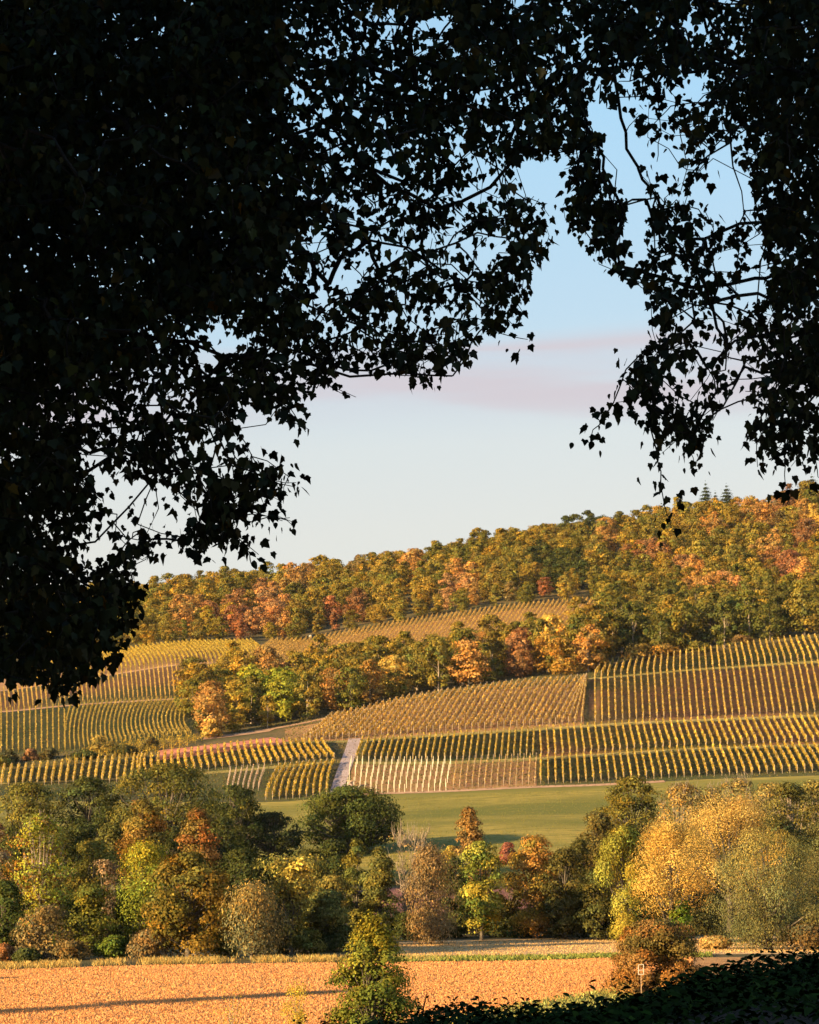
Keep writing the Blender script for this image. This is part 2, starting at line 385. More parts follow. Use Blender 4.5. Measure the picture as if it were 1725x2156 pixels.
def crown(r, H, R, shape='round', base=.2, clumps=40, leaves=6000, size=.28, aspect=.75, droop=0., clump_r=.30,
          fill=.14, dv=.28, hue2=None, hue2_top=False, squash=.8, flatness=1.0):
    """returns card V, F, tint and the clump centres"""
    h = r.random(clumps)**1.05; h[:2] = (.96, .9)
    th = r.random(clumps) * 2 * pi + np.arange(clumps) * 2.4
    prof = crown_profile(shape, h)
    cr = R * clump_r * (.6 + .8 * r.random(clumps)) * (.65 + .35 * prof)
    rad = np.maximum(prof * R * (.80 + .26 * r.random(clumps)) - cr * .75, 0)
    inner = r.random(clumps) < fill; rad[inner] *= .4
    z = H * base + h * H * (1 - base)
    C = np.stack([np.cos(th) * rad, np.sin(th) * rad * flatness, z], -1)
    C[:, 2] = np.minimum(C[:, 2], H - cr * squash * .75); C[:, 2] = np.maximum(C[:, 2], cr * squash * .7)
    w = cr**2; w /= w.sum(); idx = r.choice(clumps, leaves, p=w)
    d = sph(leaves, r); d[:, 2] = np.where(r.random(leaves) < .65, np.abs(d[:, 2]), d[:, 2])
    rr = (.50 + .60 * r.random(leaves)**.6)
    lump = 1 + .25 * np.sin(d[:, 0] * 7 + idx) * np.sin(d[:, 1] * 6 + idx * 1.7) * np.sin(d[:, 2] * 8 + idx)
    P = C[idx] + d * (rr * lump * cr[idx])[:, None] * np.array([1, 1, squash])
    if droop: P[:, 2] -= r.random(leaves)**2 * cr[idx] * droop * .6
    ax = np.stack([0 * z, 0 * z, z], -1)
    outw = norm(C - ax * .92)[idx]
    Nn = norm(d * .95 + outw * .45 + r.normal(size=(leaves, 3)) * .30)
    V, Fc = cards(P, Nn, size * (.6 + .8 * r.random(leaves)), aspect, droop * .8 if droop else None, r)
    ct = hsv_j(clumps, r, dv * .6, .10)[idx] * hsv_j(leaves, r, dv, .08)
    if hue2 is not None:
        q = r.random(clumps)[idx]
        if hue2_top: q = 1.15 - (C[idx, 2] / H) + r.normal(0, .12, leaves)
        m = (q < .42)[:, None]; ct = np.where(m, ct * np.array(hue2), ct)
    return V, Fc, np.repeat(ct, 4, 0), C
def trunk_geo(r, H, C, tr, base_z=-.5, multi=1, top=.8, k=6, limbs=None, spread=.3, R=3.):
    g = Geo()
    limbs = len(C) if limbs is None else min(limbs, len(C))
    for mi in range(multi):
        a = r.random() * 6.28; sp_ = (spread * R if multi > 1 else .06 * R)
        hs = np.linspace(0, 1, 7)
        ax = np.stack([cos(a) * sp_ * hs**1.2 + r.normal(0, .05, 7) * hs * R * .3, sin(a) * sp_ * hs**1.2 + r.normal(0, .05, 7) * hs * R * .3, base_z + hs * (H * top - base_z)], -1)
        g.tube(ax, tr / multi**.4 * (1 - .82 * hs) * np.where(hs < .05, 1.4, 1), k)
        sel = r.permutation(len(C))[: max(1, limbs // multi)]
        for c in C[sel]:
            hf = np.clip((c[2] / (H * top)) * (.45 + .25 * r.random()), .08, .93)
            st = np.array([np.interp(hf, hs, ax[:, q]) for q in range(3)])
            mid = st * .45 + c * .55; mid[2] -= np.linalg.norm(c - st) * .08
            pts = np.stack([st, (st + mid) / 2 + r.normal(0, .04 * R, 3), mid, c * .75 + mid * .25 + r.normal(0, .04 * R, 3), c])
            r0 = tr / multi**.4 * (1 - .82 * hf) * .5
            g.tube(pts, np.linspace(r0, r0 * .18, 5), 4)
    return g
def tree_thing(name, at, label, category='tree', group=None, **kw):
    e = link(name, None, loc=at); e['label'] = label; e['category'] = category
    if group: e['group'] = group
    return e

# palettes (linear leaf reflectance)
OLIVE = (.18, .155, .032); DKGREEN = (.07, .078, .022); GREEN = (.115, .155, .025); YGREEN = (.25, .26, .035)
GOLD = (.52, .34, .075); ORANGE = (.39, .215, .065); RUST = (.27, .135, .055); RED = (.31, .135, .062); BROWN = (.19, .135, .05)
YELLOW = (.52, .36, .035); GREY = (.22, .18, .075); PINKO = (.39, .21, .085)

# --- valley trees: (name, label, u, v_top, half width, Y, shape, colour, options)
Vt = []
def vt(name, label, u, vtop, hw, Y, shape, col, **k): Vt.append((name, label, u, vtop, hw, Y, shape, col, k))
vt('oak_tree', 'broad dark olive oak at the left edge below the vine rows', 62, 1652, 84, 350, 'round', OLIVE, base=.3)
vt('oak_tree', 'dark green oak between the left edge oak and the huge oak', 195, 1640, 78, 352, 'round', DKGREEN, base=.25)
vt('oak_tree', 'huge round olive oak, tallest crown of the left wood', 352, 1612, 122, 350, 'round', (.125, .115, .026), base=.25, leaves=24000)
vt('oak_tree', 'open crowned dark oak with bare side branches beside the huge oak', 492, 1655, 62, 400, 'round', DKGREEN, base=.35, open=1)
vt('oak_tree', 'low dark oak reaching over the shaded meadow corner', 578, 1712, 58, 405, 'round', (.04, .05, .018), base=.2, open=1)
vt('oak_tree', 'big dark round oak in front of the gravel track', 738, 1660, 98, 418, 'round', (.085, .095, .022), base=.22, leaves=17000)
vt('birch_tree', 'thin reddish birch cut by the left picture edge', 4, 1738, 30, 262, 'oval', (.26, .15, .07), sparse=1)
vt('ash_tree', 'yellow green ash with many pale rising stems', 92, 1716, 68, 252, 'flame', YGREEN, multi=7, pale=1, hue2=(.9, .45, .6), sparse=.7)
vt('hornbeam_tree', 'olive hornbeam right of the pale stemmed ash', 200, 1772, 54, 258, 'oval', OLIVE)
vt('maple_tree', 'orange brown maple in front of the huge oak', 306, 1686, 50, 292, 'round', (.17, .135, .033), hue2=(1.4, .95, .9))
vt('maple_tree', 'narrow rust coloured maple right of the orange brown maple', 420, 1706, 42, 290, 'round', (.20, .135, .035), hue2=(1.25, .8, .9))
vt('lime_tree', 'bright yellow green lime with drooping foliage', 312, 1778, 56, 246, 'oval', (.19, .22, .03), droop=.5, hue2=(1.7, 1.25, 1.), hue2_top=True)
vt('hornbeam_tree', 'large egg shaped bronze hornbeam standing on the field edge', 404, 1798, 80, 232, 'oval', (.155, .13, .028), base=.08, leaves=17000, hue2=(1.3, .95, .8))
vt('willow_tree', 'grey green willow with a feathery top on the field edge', 536, 1866, 64, 230, 'flame', GREY, base=.02, droop=.9, hue2=(1.8, 1.5, 1.), hue2_top=True)
vt('ash_tree', 'nearly bare reddish ash between hornbeam and lime', 234, 1812, 30, 250, 'fan', (.26, .165, .08), sparse=1.6, pale=1, multi=3)
vt('alder_tree', 'brown thinly leaved alder at the field edge', 108, 1912, 58, 236, 'oval', BROWN, base=.05, sparse=.5, multi=3)
vt('alder_tree', 'dark green alder at the left bottom of the wood', 14, 1858, 50, 240, 'oval', (.07, .085, .02), base=.03)
vt('alder_tree', 'green alder between the brown alder and the lime', 196, 1866, 52, 244, 'oval', (.12, .125, .025), base=.03, hue2=(1.5, 1.3, 1.))
vt('poplar_tree', 'yellow leaved poplar with bare dark forked trunk', 618, 1806, 58, 240, 'fan', (.40, .31, .06), base=.15, multi=3, sparse=.35, hue2=(.55, .6, .7))
vt('elder_tree', 'low brown green elder right of the yellow poplar', 700, 1848, 46, 252, 'round', (.17, .14, .035), base=.05)
vt('ash_tree', 'tall olive ash with two narrow crowns behind the young tree', 752, 1768, 38, 268, 'flame', (.14, .135, .03), base=.05)
vt('ash_tree', 'slender olive ash, right one of the narrow pair', 800, 1782, 36, 264, 'flame', (.15, .14, .035), base=.05)
vt('cherry_tree', 'leafless fan shaped cherry above the ploughed soil', 860, 1752, 50, 300, 'fan', (.3, .2, .08), bare=1, vbase=1852)
vt('willow_tree', 'grey brown weeping willow left of the green and yellow maple', 905, 1786, 56, 264, 'flame', (.26, .175, .075), base=.02, droop=1.1)
vt('maple_tree', 'narrow copper maple with its tip above the meadow shadow', 986, 1702, 37, 302, 'flame', (.30, .17, .05), base=.1)
vt('maple_tree', 'yellow and green maple with loose hanging clumps', 1012, 1772, 46, 277, 'oval', (.27, .225, .035), base=.12, hue2=(.5, .7, .8))
vt('maple_tree', 'bright orange maple beside the dark thicket', 1122, 1764, 50, 282, 'oval', (.46, .225, .05), base=.05, hue2=(.8, 1.1, .9))
vt('oak_tree', 'tall dome shaped bronze green oak left of the golden willows', 1325, 1638, 74, 345, 'round', (.15, .125, .025), base=.1, leaves=15000)
vt('oak_tree', 'smaller brown green oak leaning on the dome shaped oak', 1252, 1714, 50, 335, 'oval', (.14, .105, .028), base=.05)
vt('alder_tree', 'dark olive alder right of the bright orange maple', 1186, 1790, 46, 279, 'oval', (.095, .085, .025), base=.02)
vt('alder_tree', 'low dark alder below the smaller brown green oak', 1252, 1838, 46, 276, 'oval', (.085, .085, .025), base=.02)
vt('willow_tree', 'golden green willow, leftmost of the golden willows', 1306, 1742, 56, 266, 'flame', (.38, .31, .05), base=.02, droop=.8, ncl=46, cr=.26, hue2=(.7, .85, .9))
vt('willow_tree', 'glowing amber willow between the green gold and the big willow', 1408, 1738, 84, 262, 'round', (.54, .35, .085), base=.30, droop=.5, size=.19, ncl=46, cr=.26, leaves=20000)
vt('willow_tree', 'tall amber willow with feathery plumes behind the big willow', 1528, 1682, 88, 284, 'round', (.56, .37, .10), base=.30, droop=.5, size=.19, ncl=46, cr=.25, leaves=20000)
vt('willow_tree', 'very large olive gold willow with hanging plumes near the hedge', 1606, 1748, 106, 238, 'oval', (.17, .165, .060), base=.0, droop=1.1, leaves=30000, hue2=(2.0, 1.65, 1.2), hue2_top=True, size=.17, ncl=64, cr=.19)
vt('birch_tree', 'hazy pale brown birch right of the dome shaped oak', 1438, 1652, 66, 332, 'round', (.27, .19, .06), sparse=.6, pale=1, multi=2)
vt('birch_tree', 'hazy olive brown birch above the amber willow plumes', 1556, 1642, 74, 335, 'round', (.24, .18, .055), sparse=.6, pale=1, multi=2)
vt('birch_tree', 'hazy straw coloured birch below the lowest vine rows, left of the hazy trio', 1492, 1660, 62, 345, 'round', (.30, .22, .065), sparse=.4, pale=1, multi=2)
vt('birch_tree', 'hazy tan birch in the middle of the hazy trio under the vine rows', 1620, 1650, 70, 348, 'round', (.27, .20, .06), sparse=.3, pale=1, multi=2)
vt('birch_tree', 'hazy tan green birch at the right end of the hazy trio', 1715, 1646, 66, 350, 'round', (.22, .18, .05), sparse=.3, pale=1, multi=2)
vt('ash_tree', 'green brown ash near the right picture edge', 1658, 1652, 62, 330, 'round', (.14, .12, .03), sparse=.3, pale=1)
vt('ash_tree', 'dark ash cut by the right picture edge', 1742, 1690, 56, 322, 'round', (.10, .09, .03))
vt('hazel_bush', 'small bright green hazel under the amber willow', 1424, 1898, 26, 262, 'bush', (.12, .17, .02), base=0., cat='bush')
vt('willow_tree', 'low shaded willow at the right picture edge behind the big willow', 1722, 1800, 60, 262, 'oval', (.13, .12, .045), base=.02, droop=.8)
vt('young_tree', 'young green tree with golden tip in front of the field', 786, 1922, 96, 112, 'spire', (.15, .155, .025), base=.02, leaves=15000, size=.13, cr=.27, ncl=75, vbase=2190, hue2=(1.6, 1.3, 1.), hue2_top=True)
vt('round_bush', 'round copper leaved bush standing alone by the marker', 1380, 1942, 90, 178, 'bush', (.25, .13, .038), base=0., leaves=30000, size=.16, cr=.24, ncl=95, vbase=2092, cat='bush', hue2=(.55, .8, .8))
# understorey bushes, each a thing
for u, vt_, hw, Y, c, lab in [
    (18, 1990, 26, 233, RUST, 'small rusty bush at the left end of the grass fringe'), (70, 2000, 26, 232, DKGREEN, 'small dark bush beside the rusty bush'),
    (160, 1985, 34, 234, BROWN, 'low brown bush below the green alder'), (250, 1975, 36, 236, GREEN, 'low green bush below the lime'),
    (322, 1962, 42, 233, (.20, .135, .055), 'warm brown bush left of the egg shaped hornbeam'), (470, 1960, 34, 236, OLIVE, 'olive bush between hornbeam and grey willow'),
    (650, 1960, 34, 240, (.15, .14, .03), 'olive bush at the foot of the yellow poplar'), (715, 1950, 36, 245, DKGREEN, 'dark bush behind the young tree'),
    (850, 1925, 34, 278, DKGREEN, 'dark bush below the ploughed soil'), (900, 1938, 40, 280, (.06, .06, .025), 'dark brown bush under the weeping willow'),
    (960, 1925, 36, 284, DKGREEN, 'dark bush under the green and yellow maple'), (1040, 1915, 38, 286, (.07, .075, .022), 'dark green bush left of the orange maple foot'),
    (1100, 1922, 34, 284, DKGREEN, 'dark bush under the orange maple'), (1160, 1905, 38, 286, (.06, .07, .02), 'dark bush under the dark olive alder'),
    (1222, 1900, 40, 283, (.075, .10, .02), 'green bush under the low dark alder'), (1285, 1905, 36, 280, DKGREEN, 'dark bush under the green gold willow'),
    (1350, 1915, 36, 276, (.05, .06, .02), 'dark bush behind the round copper bush'), (1068, 1775, 18, 395, (.28, .10, .06), 'small red brown bush between copper and orange maples'),
    (1245, 1795, 20, 385, (.3, .11, .09), 'small pinkish bush beside the brown green oak'), (1372, 1760, 16, 402, RUST, 'small rusty bush above the amber willow'),
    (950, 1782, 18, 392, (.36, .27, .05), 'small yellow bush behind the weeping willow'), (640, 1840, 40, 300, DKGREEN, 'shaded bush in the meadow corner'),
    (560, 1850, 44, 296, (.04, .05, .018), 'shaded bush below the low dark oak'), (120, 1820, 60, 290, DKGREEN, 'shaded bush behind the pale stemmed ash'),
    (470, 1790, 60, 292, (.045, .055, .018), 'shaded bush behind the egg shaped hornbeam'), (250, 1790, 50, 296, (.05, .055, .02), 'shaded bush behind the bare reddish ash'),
    (1480, 1880, 50, 270, (.07, .07, .025), 'shaded bush between amber and big willow'), (1500, 1975, 30, 240, (.40, .25, .08), 'pale tawny bush at the foot of the big willow'),
    (1680, 1950, 60, 236, (.14, .10, .04), 'brown bush under the right side of the big willow'), (1180, 1860, 30, 290, (.06, .06, .02), 'dark bush behind the dark olive alder')]:
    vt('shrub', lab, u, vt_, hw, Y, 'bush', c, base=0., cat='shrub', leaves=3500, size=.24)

FILL = [(30, 1770, 55, 300, DKGREEN, 'behind the dark green alder at the left edge'), (110, 1740, 60, 300, OLIVE, 'behind the yellow green ash'), (175, 1735, 55, 305, DKGREEN, 'between the pale stemmed ash and the olive hornbeam'),
 (250, 1735, 55, 300, (.09, .09, .025), 'left of the orange brown maple'), (365, 1745, 60, 300, (.07, .075, .022), 'between the two brown maples'), (470, 1725, 60, 305, DKGREEN, 'right of the rust maple'),
 (510, 1790, 60, 285, (.06, .07, .02), 'behind the grey green willow'), (575, 1810, 50, 285, (.05, .06, .02), 'between the grey willow and the yellow poplar'), (655, 1790, 52, 285, (.10, .10, .028), 'right of the yellow poplar'),
 (700, 1770, 44, 300, (.07, .08, .022), 'left of the narrow ash pair'), (690, 1880, 50, 246, (.12, .115, .03), 'in front of the low elder'), (590, 1900, 44, 242, (.11, .11, .03), 'at the foot of the yellow poplar'),
 (960, 1810, 34, 290, (.08, .08, .024), 'between the weeping willow and the copper maple'), (1070, 1840, 36, 288, (.10, .085, .026), 'left of the bright orange maple'), (1160, 1820, 40, 290, (.07, .07, .022), 'behind the bright orange maple'),
 (1215, 1770, 40, 300, (.09, .085, .024), 'below the brown green oak'), (1375, 1790, 50, 290, (.12, .11, .03), 'behind the glowing amber willow'), (1480, 1740, 60, 300, (.13, .11, .03), 'between the two amber willows'),
 (1640, 1720, 60, 300, (.09, .09, .028), 'behind the top of the big olive gold willow'), (1720, 1860, 56, 250, (.14, .125, .04), 'at the right edge in front of the shaded willow'), (140, 1850, 50, 262, (.09, .095, .025), 'behind the brown alder'), (260, 1880, 46, 252, (.10, .105, .026), 'left of the bright lime foot')]
for u, vtp, hw, Y, c, lab in FILL:
    vt('alder_tree', ('dark' if sum(c) < .16 else 'olive') + ' rounded filler alder '.replace('filler ', '') + lab, u, vtp, hw, Y, 'round', c, base=.02, leaves=9000)
for idx, (name, label, u, vtop, hw, Y, shape, col, k) in enumerate(Vt):
    r = np.random.default_rng(100 + idx)
    x = (u - PU) / F * Y
    gp = atY(np.array(x), np.array(float(Y)))
    if 'vbase' in k:
        pb = unproj(u, k['vbase'], Y); zb = float(gp[2])
    zb = float(gp[2]); x = float(gp[0])
    H = float(unproj(u, vtop, Y)[2]) - zb; R = 1.18 * hw / F * Y
    sp_ = k.get('sparse', 0); bare = k.get('bare')
    size = k.get('size', .26 * max(1, Y / 290)); base = k.get('base', .15)
    if Y > 300 and .05 < base: base = .04
    area = 2 * pi * R * H * (1 - base)
    leaves = int(k['leaves'] * 1.3) if 'leaves' in k else int(np.clip(area / size**2 * 4.2, 3500, 22000))
    if sp_: leaves = int(leaves / (1 + 1.6 * sp_))
    clumps = int(np.clip(area / 4.0, 26, 120)); 
    clumps = k.get('ncl', clumps)
    if bare: leaves = 350
    opn = k.get('open'); crr = k.get('cr') or np.clip(1.5 / R, .22, .42)
    if k.get('droop'): crr *= 1.35; clumps = int(clumps * .62)
    V, Fc, tint, C = crown(r, H, R, shape, base, clumps, leaves, size, .42 if k.get('droop') else .72, k.get('droop', 0), crr * (.8 if opn else 1),
                           dv=.30, hue2=k.get('hue2'), hue2_top=k.get('hue2_top', False), squash=1.25 if k.get('droop') else .8)
    e = tree_thing(name, (x, Y, zb), label, k.get('cat', 'tree'))
    e.rotation_euler[2] = 0
    cr = link('crown' if name not in ('shrub',) else 'foliage', make_mesh('crown', V, Fc, M_leaf, tint), e); cr.color = (*col, 1)
    mb = M_palebark if k.get('pale') or bare else M_bark
    tg = trunk_geo(r, H, C, max(.12, R * .07) if not (name == 'shrub' or k.get('cat') == 'bush') else .06, multi=k.get('multi', 5 if bare else (3 if name == 'shrub' else 1)), limbs=len(C) if not bare else 60,
                   spread=.55 if bare or shape == 'fan' else .35, R=R, top=.85 if not bare else .7)
    if bare or sp_ > .3:       # bare twigs
        for c in C:
            for _ in range(9 if bare else 4):
                d = norm(np.array([c[0], c[1], abs(c[2] - H * .35) + .5]) + r.normal(0, R * .35, 3)); L = R * (.4 if bare else .22) * (.5 + r.random())
                tg.tube(np.stack([c, c + d * L * .5 + r.normal(0, .05 * R, 3), c + d * L + np.array([0, 0, L * .15])]), [.04, .028, .012], 3)
    link('trunk' if name != 'shrub' else 'stem', tg.mesh('trunk', mb), e)

# saplings in front of the field
for u, vtp, vb, Y, lab, nleaf in [(632, 2078, 2200, 120, 'slender yellow sapling with thin forked crown before the field', 1500),
                                  (492, 2085, 2200, 122, 'slimmest forked yellow sapling, left of the taller sapling', 240)]:
    r = np.random.default_rng(int(u)); x = (u - PU) / F * Y; gp = atY(np.array(x), np.array(float(Y)))
    H = float(unproj(u, vtp, Y)[2] - gp[2]); e = tree_thing('sapling', tuple(gp), lab)
    C = np.stack([r.normal(0, .22, 14), r.normal(0, .2, 14), H * (.35 + .6 * r.random(14))], -1)
    id_ = r.integers(0, 14, nleaf); P = C[id_] + r.normal(0, .2, (nleaf, 3))
    V, Fc = cards(P, sph(nleaf, r), .09, .7, None, r)
    c = link('crown', make_mesh('crown', V, Fc, M_leaf, np.repeat(hsv_j(nleaf, r), 4, 0)), e); c.color = (.5, .36, .05, 1)
    link('trunk', trunk_geo(r, H, C, .05, multi=2, R=.6, top=.9, k=5).mesh('trunk', M_palebark), e)
# dead forked branch sticking out of the undergrowth
gp = atY(np.array(.16), np.array(26.)); g = Geo(); r = np.random.default_rng(5)
b0 = np.array(unproj(888, 2150, 26.)); 
for du, dv, rr in [(12, -62, .012), (-14, -40, .008), (22, -28, .007)]:
    p1 = unproj(888 + du, 2150 + dv, 26.); g.tube(np.stack([b0 + [0, 0, -.25], b0, b0 * .5 + p1 * .5 + r.normal(0, .01, 3), p1]), [rr * 1.4, rr, rr * .7, rr * .35], 5)
link('dead_branch', g.mesh('dead_branch', M_darkbark), label='leafless dark forked branch poking out of the undergrowth', category='branch')

# --- hill forest: shared tree shapes, each tree an object with crown and trunk
PROTO = []
for i in range(14):
    r = np.random.default_rng(900 + i)
    tall = i % 3 == 0
    H = 15.0 if tall else 12.5; R = 4.6 if tall else 5.6
    V, Fc, tint, C = crown(r, H, R, ['round', 'round', 'oval', 'round'][i % 4], .08, 46, 2300, .66, .75, 0, .30, dv=.22, hue2=(1.2, 1.05, .85) if i % 2 else (.85, .95, .9))
    PROTO.append((V, Fc, tint, make_mesh('crown', V, Fc, M_leaf, tint), trunk_geo(r, H, C, .28, limbs=8, R=R, k=5).mesh('trunk', M_bark if i % 3 else M_palebark), H, R))
def conifer(r, H, R, n=1500):
    h = 1 - np.sqrt(r.random(n)); lay = np.round(h * 12 + r.normal(0, .6, n)) / 12 + r.normal(0, .012, n); th = r.random(n) * 2 * pi
    arm = 1 + .25 * np.sin(th * 5 + lay * 40); rr = R * (1.02 - h)**.8 * arm * r.random(n)**.45
    P = np.stack([np.cos(th) * rr, np.sin(th) * rr, H * (.12 + .88 * (lay + .03)) - rr * .25], -1)
    Nn = norm(np.stack([np.cos(th), np.sin(th), .5 * np.ones(n)], -1) + r.normal(0, .35, (n, 3)))
    V, Fc = cards(P, Nn, .55, .5, None, r); return V, Fc, np.repeat(hsv_j(n, r, .2, .05), 4, 0)
r = np.random.default_rng(31)
V, Fc, tint = conifer(r, 17, 5.4, 6000); g = Geo(); g.tube([[0, 0, -1], [0, 0, 8], [0, 0, 16.5]], [.3, .2, .04], 6)
SPR = (make_mesh('crown', V, Fc, M_leaf, tint), g.mesh('trunk', M_bark))

HOT = [(420, 1272, ORANGE), (395, 1290, ORANGE), (560, 1252, PINKO), (620, 1225, ORANGE), (540, 1300, PINKO), (580, 1285, PINKO), (595, 1310, ORANGE), (645, 1240, BROWN), (460, 1290, RUST), (500, 1270, RUST),
       (510, 1300, RED), (980, 1225, PINKO), (1000, 1255, ORANGE), (975, 1200, ORANGE), (1010, 1280, ORANGE), (1145, 1230, RED), (1165, 1248, PINKO), (870, 1190, ORANGE), (745, 1190, BROWN), (755, 1270, RUST), (700, 1292, RED), (640, 1215, ORANGE), (930, 1245, PINKO), (1200, 1260, RUST),
       (1080, 1255, BROWN), (1380, 1165, RUST), (1440, 1195, PINKO), (1480, 1198, ORANGE), (1500, 1235, ORANGE), (1535, 1228, PINKO), (1455, 1235, ORANGE), (1345, 1165, RUST), (1600, 1160, ORANGE), (1640, 1185, RUST), (1660, 1195, RED), (1620, 1150, ORANGE), (1700, 1120, RUST), (1690, 1210, ORANGE), (1660, 1060, RUST), (1690, 1080, ORANGE), (1570, 1080, ORANGE), (1600, 1085, ORANGE), (1500, 1100, ORANGE), (1730, 1090, GOLD), (1640, 1100, BROWN), (1290, 1120, ORANGE),
       (450, 1480, ORANGE), (470, 1500, ORANGE), (430, 1530, GOLD), (560, 1400, ORANGE), (555, 1470, ORANGE), (590, 1415, RUST), (700, 1450, ORANGE), (830, 1410, GOLD), (870, 1440, (.4, .22, .05)), (800, 1420, (.35, .19, .05)), (950, 1420, RUST), (1010, 1410, RED), (1090, 1365, RUST), (1100, 1390, RUST), (1000, 1370, ORANGE), (1160, 1380, (.36, .2, .04)), (1170, 1330, GOLD), (1190, 1390, ORANGE), (1220, 1360, ORANGE), (1330, 1340, ORANGE), (1390, 1350, (.33, .19, .05)), (1320, 1390, GOLD), (1300, 1370, GOLD), (1440, 1330, ORANGE), (600, 1450, YGREEN), (520, 1440, YGREEN), (540, 1330, YGREEN), (600, 1340, GREEN), (620, 1345, GREEN), (505, 1330, YGREEN), (720, 1325, GREEN), (1140, 1170, DKGREEN), (1180, 1180, DKGREEN), (1220, 1190, DKGREEN), (1170, 1215, DKGREEN), (1260, 1280, OLIVE), (1080, 1100, DKGREEN), (1200, 1100, DKGREEN), (1250, 1100, DKGREEN),(330, 1210, ORANGE)]
HU = np.array([(a, b) for a, b, _ in HOT], float)
BASEP = [(.20, .165, .035), (.155, .145, .032), (.11, .115, .028), (.25, .19, .035), (.17, .135, .035), (.21, .185, .04), (.13, .12, .03), (.23, .18, .04), (.15, .14, .035), (.18, .16, .04)]
NAMES = {'orange': [ORANGE, PINKO], 'rust red': [RUST, RED], 'golden yellow': [GOLD, YELLOW], 'brown': [BROWN], 'dark green': [DKGREEN], 'green': [GREEN, YGREEN]}
def colour_at(u, v, r):
    d = np.hypot((HU[:, 0] - u), (HU[:, 1] - v) * 1.3); j = int(d.argmin())
    if d[j] < 24: c = HOT[j][2]
    elif u > 1260 and v > 1255 and r.random() < .6: c = [(.12, .115, .028), (.09, .09, .025), (.15, .14, .03)][int(r.integers(3))]
    else: c = np.array(BASEP[int(r.integers(len(BASEP)))]) * [1.26, 1.12, .95]
    return tuple(np.array(c) * np.exp(r.normal(0, .10)))
def colour_name(c):
    r_, g_, b_ = c; q = r_ / g_
    if q > 2.2: return 'rust red'
    if q > 1.75: return 'orange'
    if q > 1.38 and r_ > .24: return 'golden'
    if q > 1.38: return 'brown'
    if r_ + g_ < .16: return 'dark green'
    if q > 1.12: return 'olive'
    return 'green'
cand = []
def SHORT(p): return p.replace('on the ', 'on ').replace(' part of the ', ' ').replace('the wood above the right slope', 'the right wood').replace('hillside forest', 'hill forest').replace(', ', ' ').replace('at its narrow left end', 'left end').replace('behind the left crest vines', 'left half').replace('behind the middle crest vines', 'right half').replace('where it meets the wood', 'right end')
r = np.random.default_rng(55)
def scatter(t0, t1, u0, u1, dist, cond, zone, hs=1.0):
    pts = []
    for _ in range(12000):
        u = r.uniform(u0, u1); t = r.uniform(t0, t1)
        if not cond(u, t): continue
        p = T(u, t)
        if all((p[0] - q[0])**2 + (p[1] - q[1])**2 > dist**2 for q in pts):
            pts.append(p); cand.append((p, zone, hs, u, t))
# copse along the crest: front edge follows line 12
def fedge(u): return np.interp(u, [395, 430, 700, 1250], [12.45, 12.04, 12.05, 12.35])
def fback(u): return np.interp(u, [400, 470, 600, 900, 1250], [13.15, 13.4, 13.45, 13.5, 13.9])
scatter(12.0, 14.0, 400, 1260, 7.4, lambda u, t: fedge(u) < t < fback(u), 'copse', .97)
# woodland above the right slope
scatter(13.03, 15.0, 1262, 1830, 7.8, lambda u, t: t > np.interp(u, [1262, 1330, 1400, 1830], [13.05, 13.05, 13.06, 13.05]), 'right', .88)
# hillside forest
scatter(14.95, 16.35, -120, 1830, 8.2, lambda u, t: True, 'hill', .95)
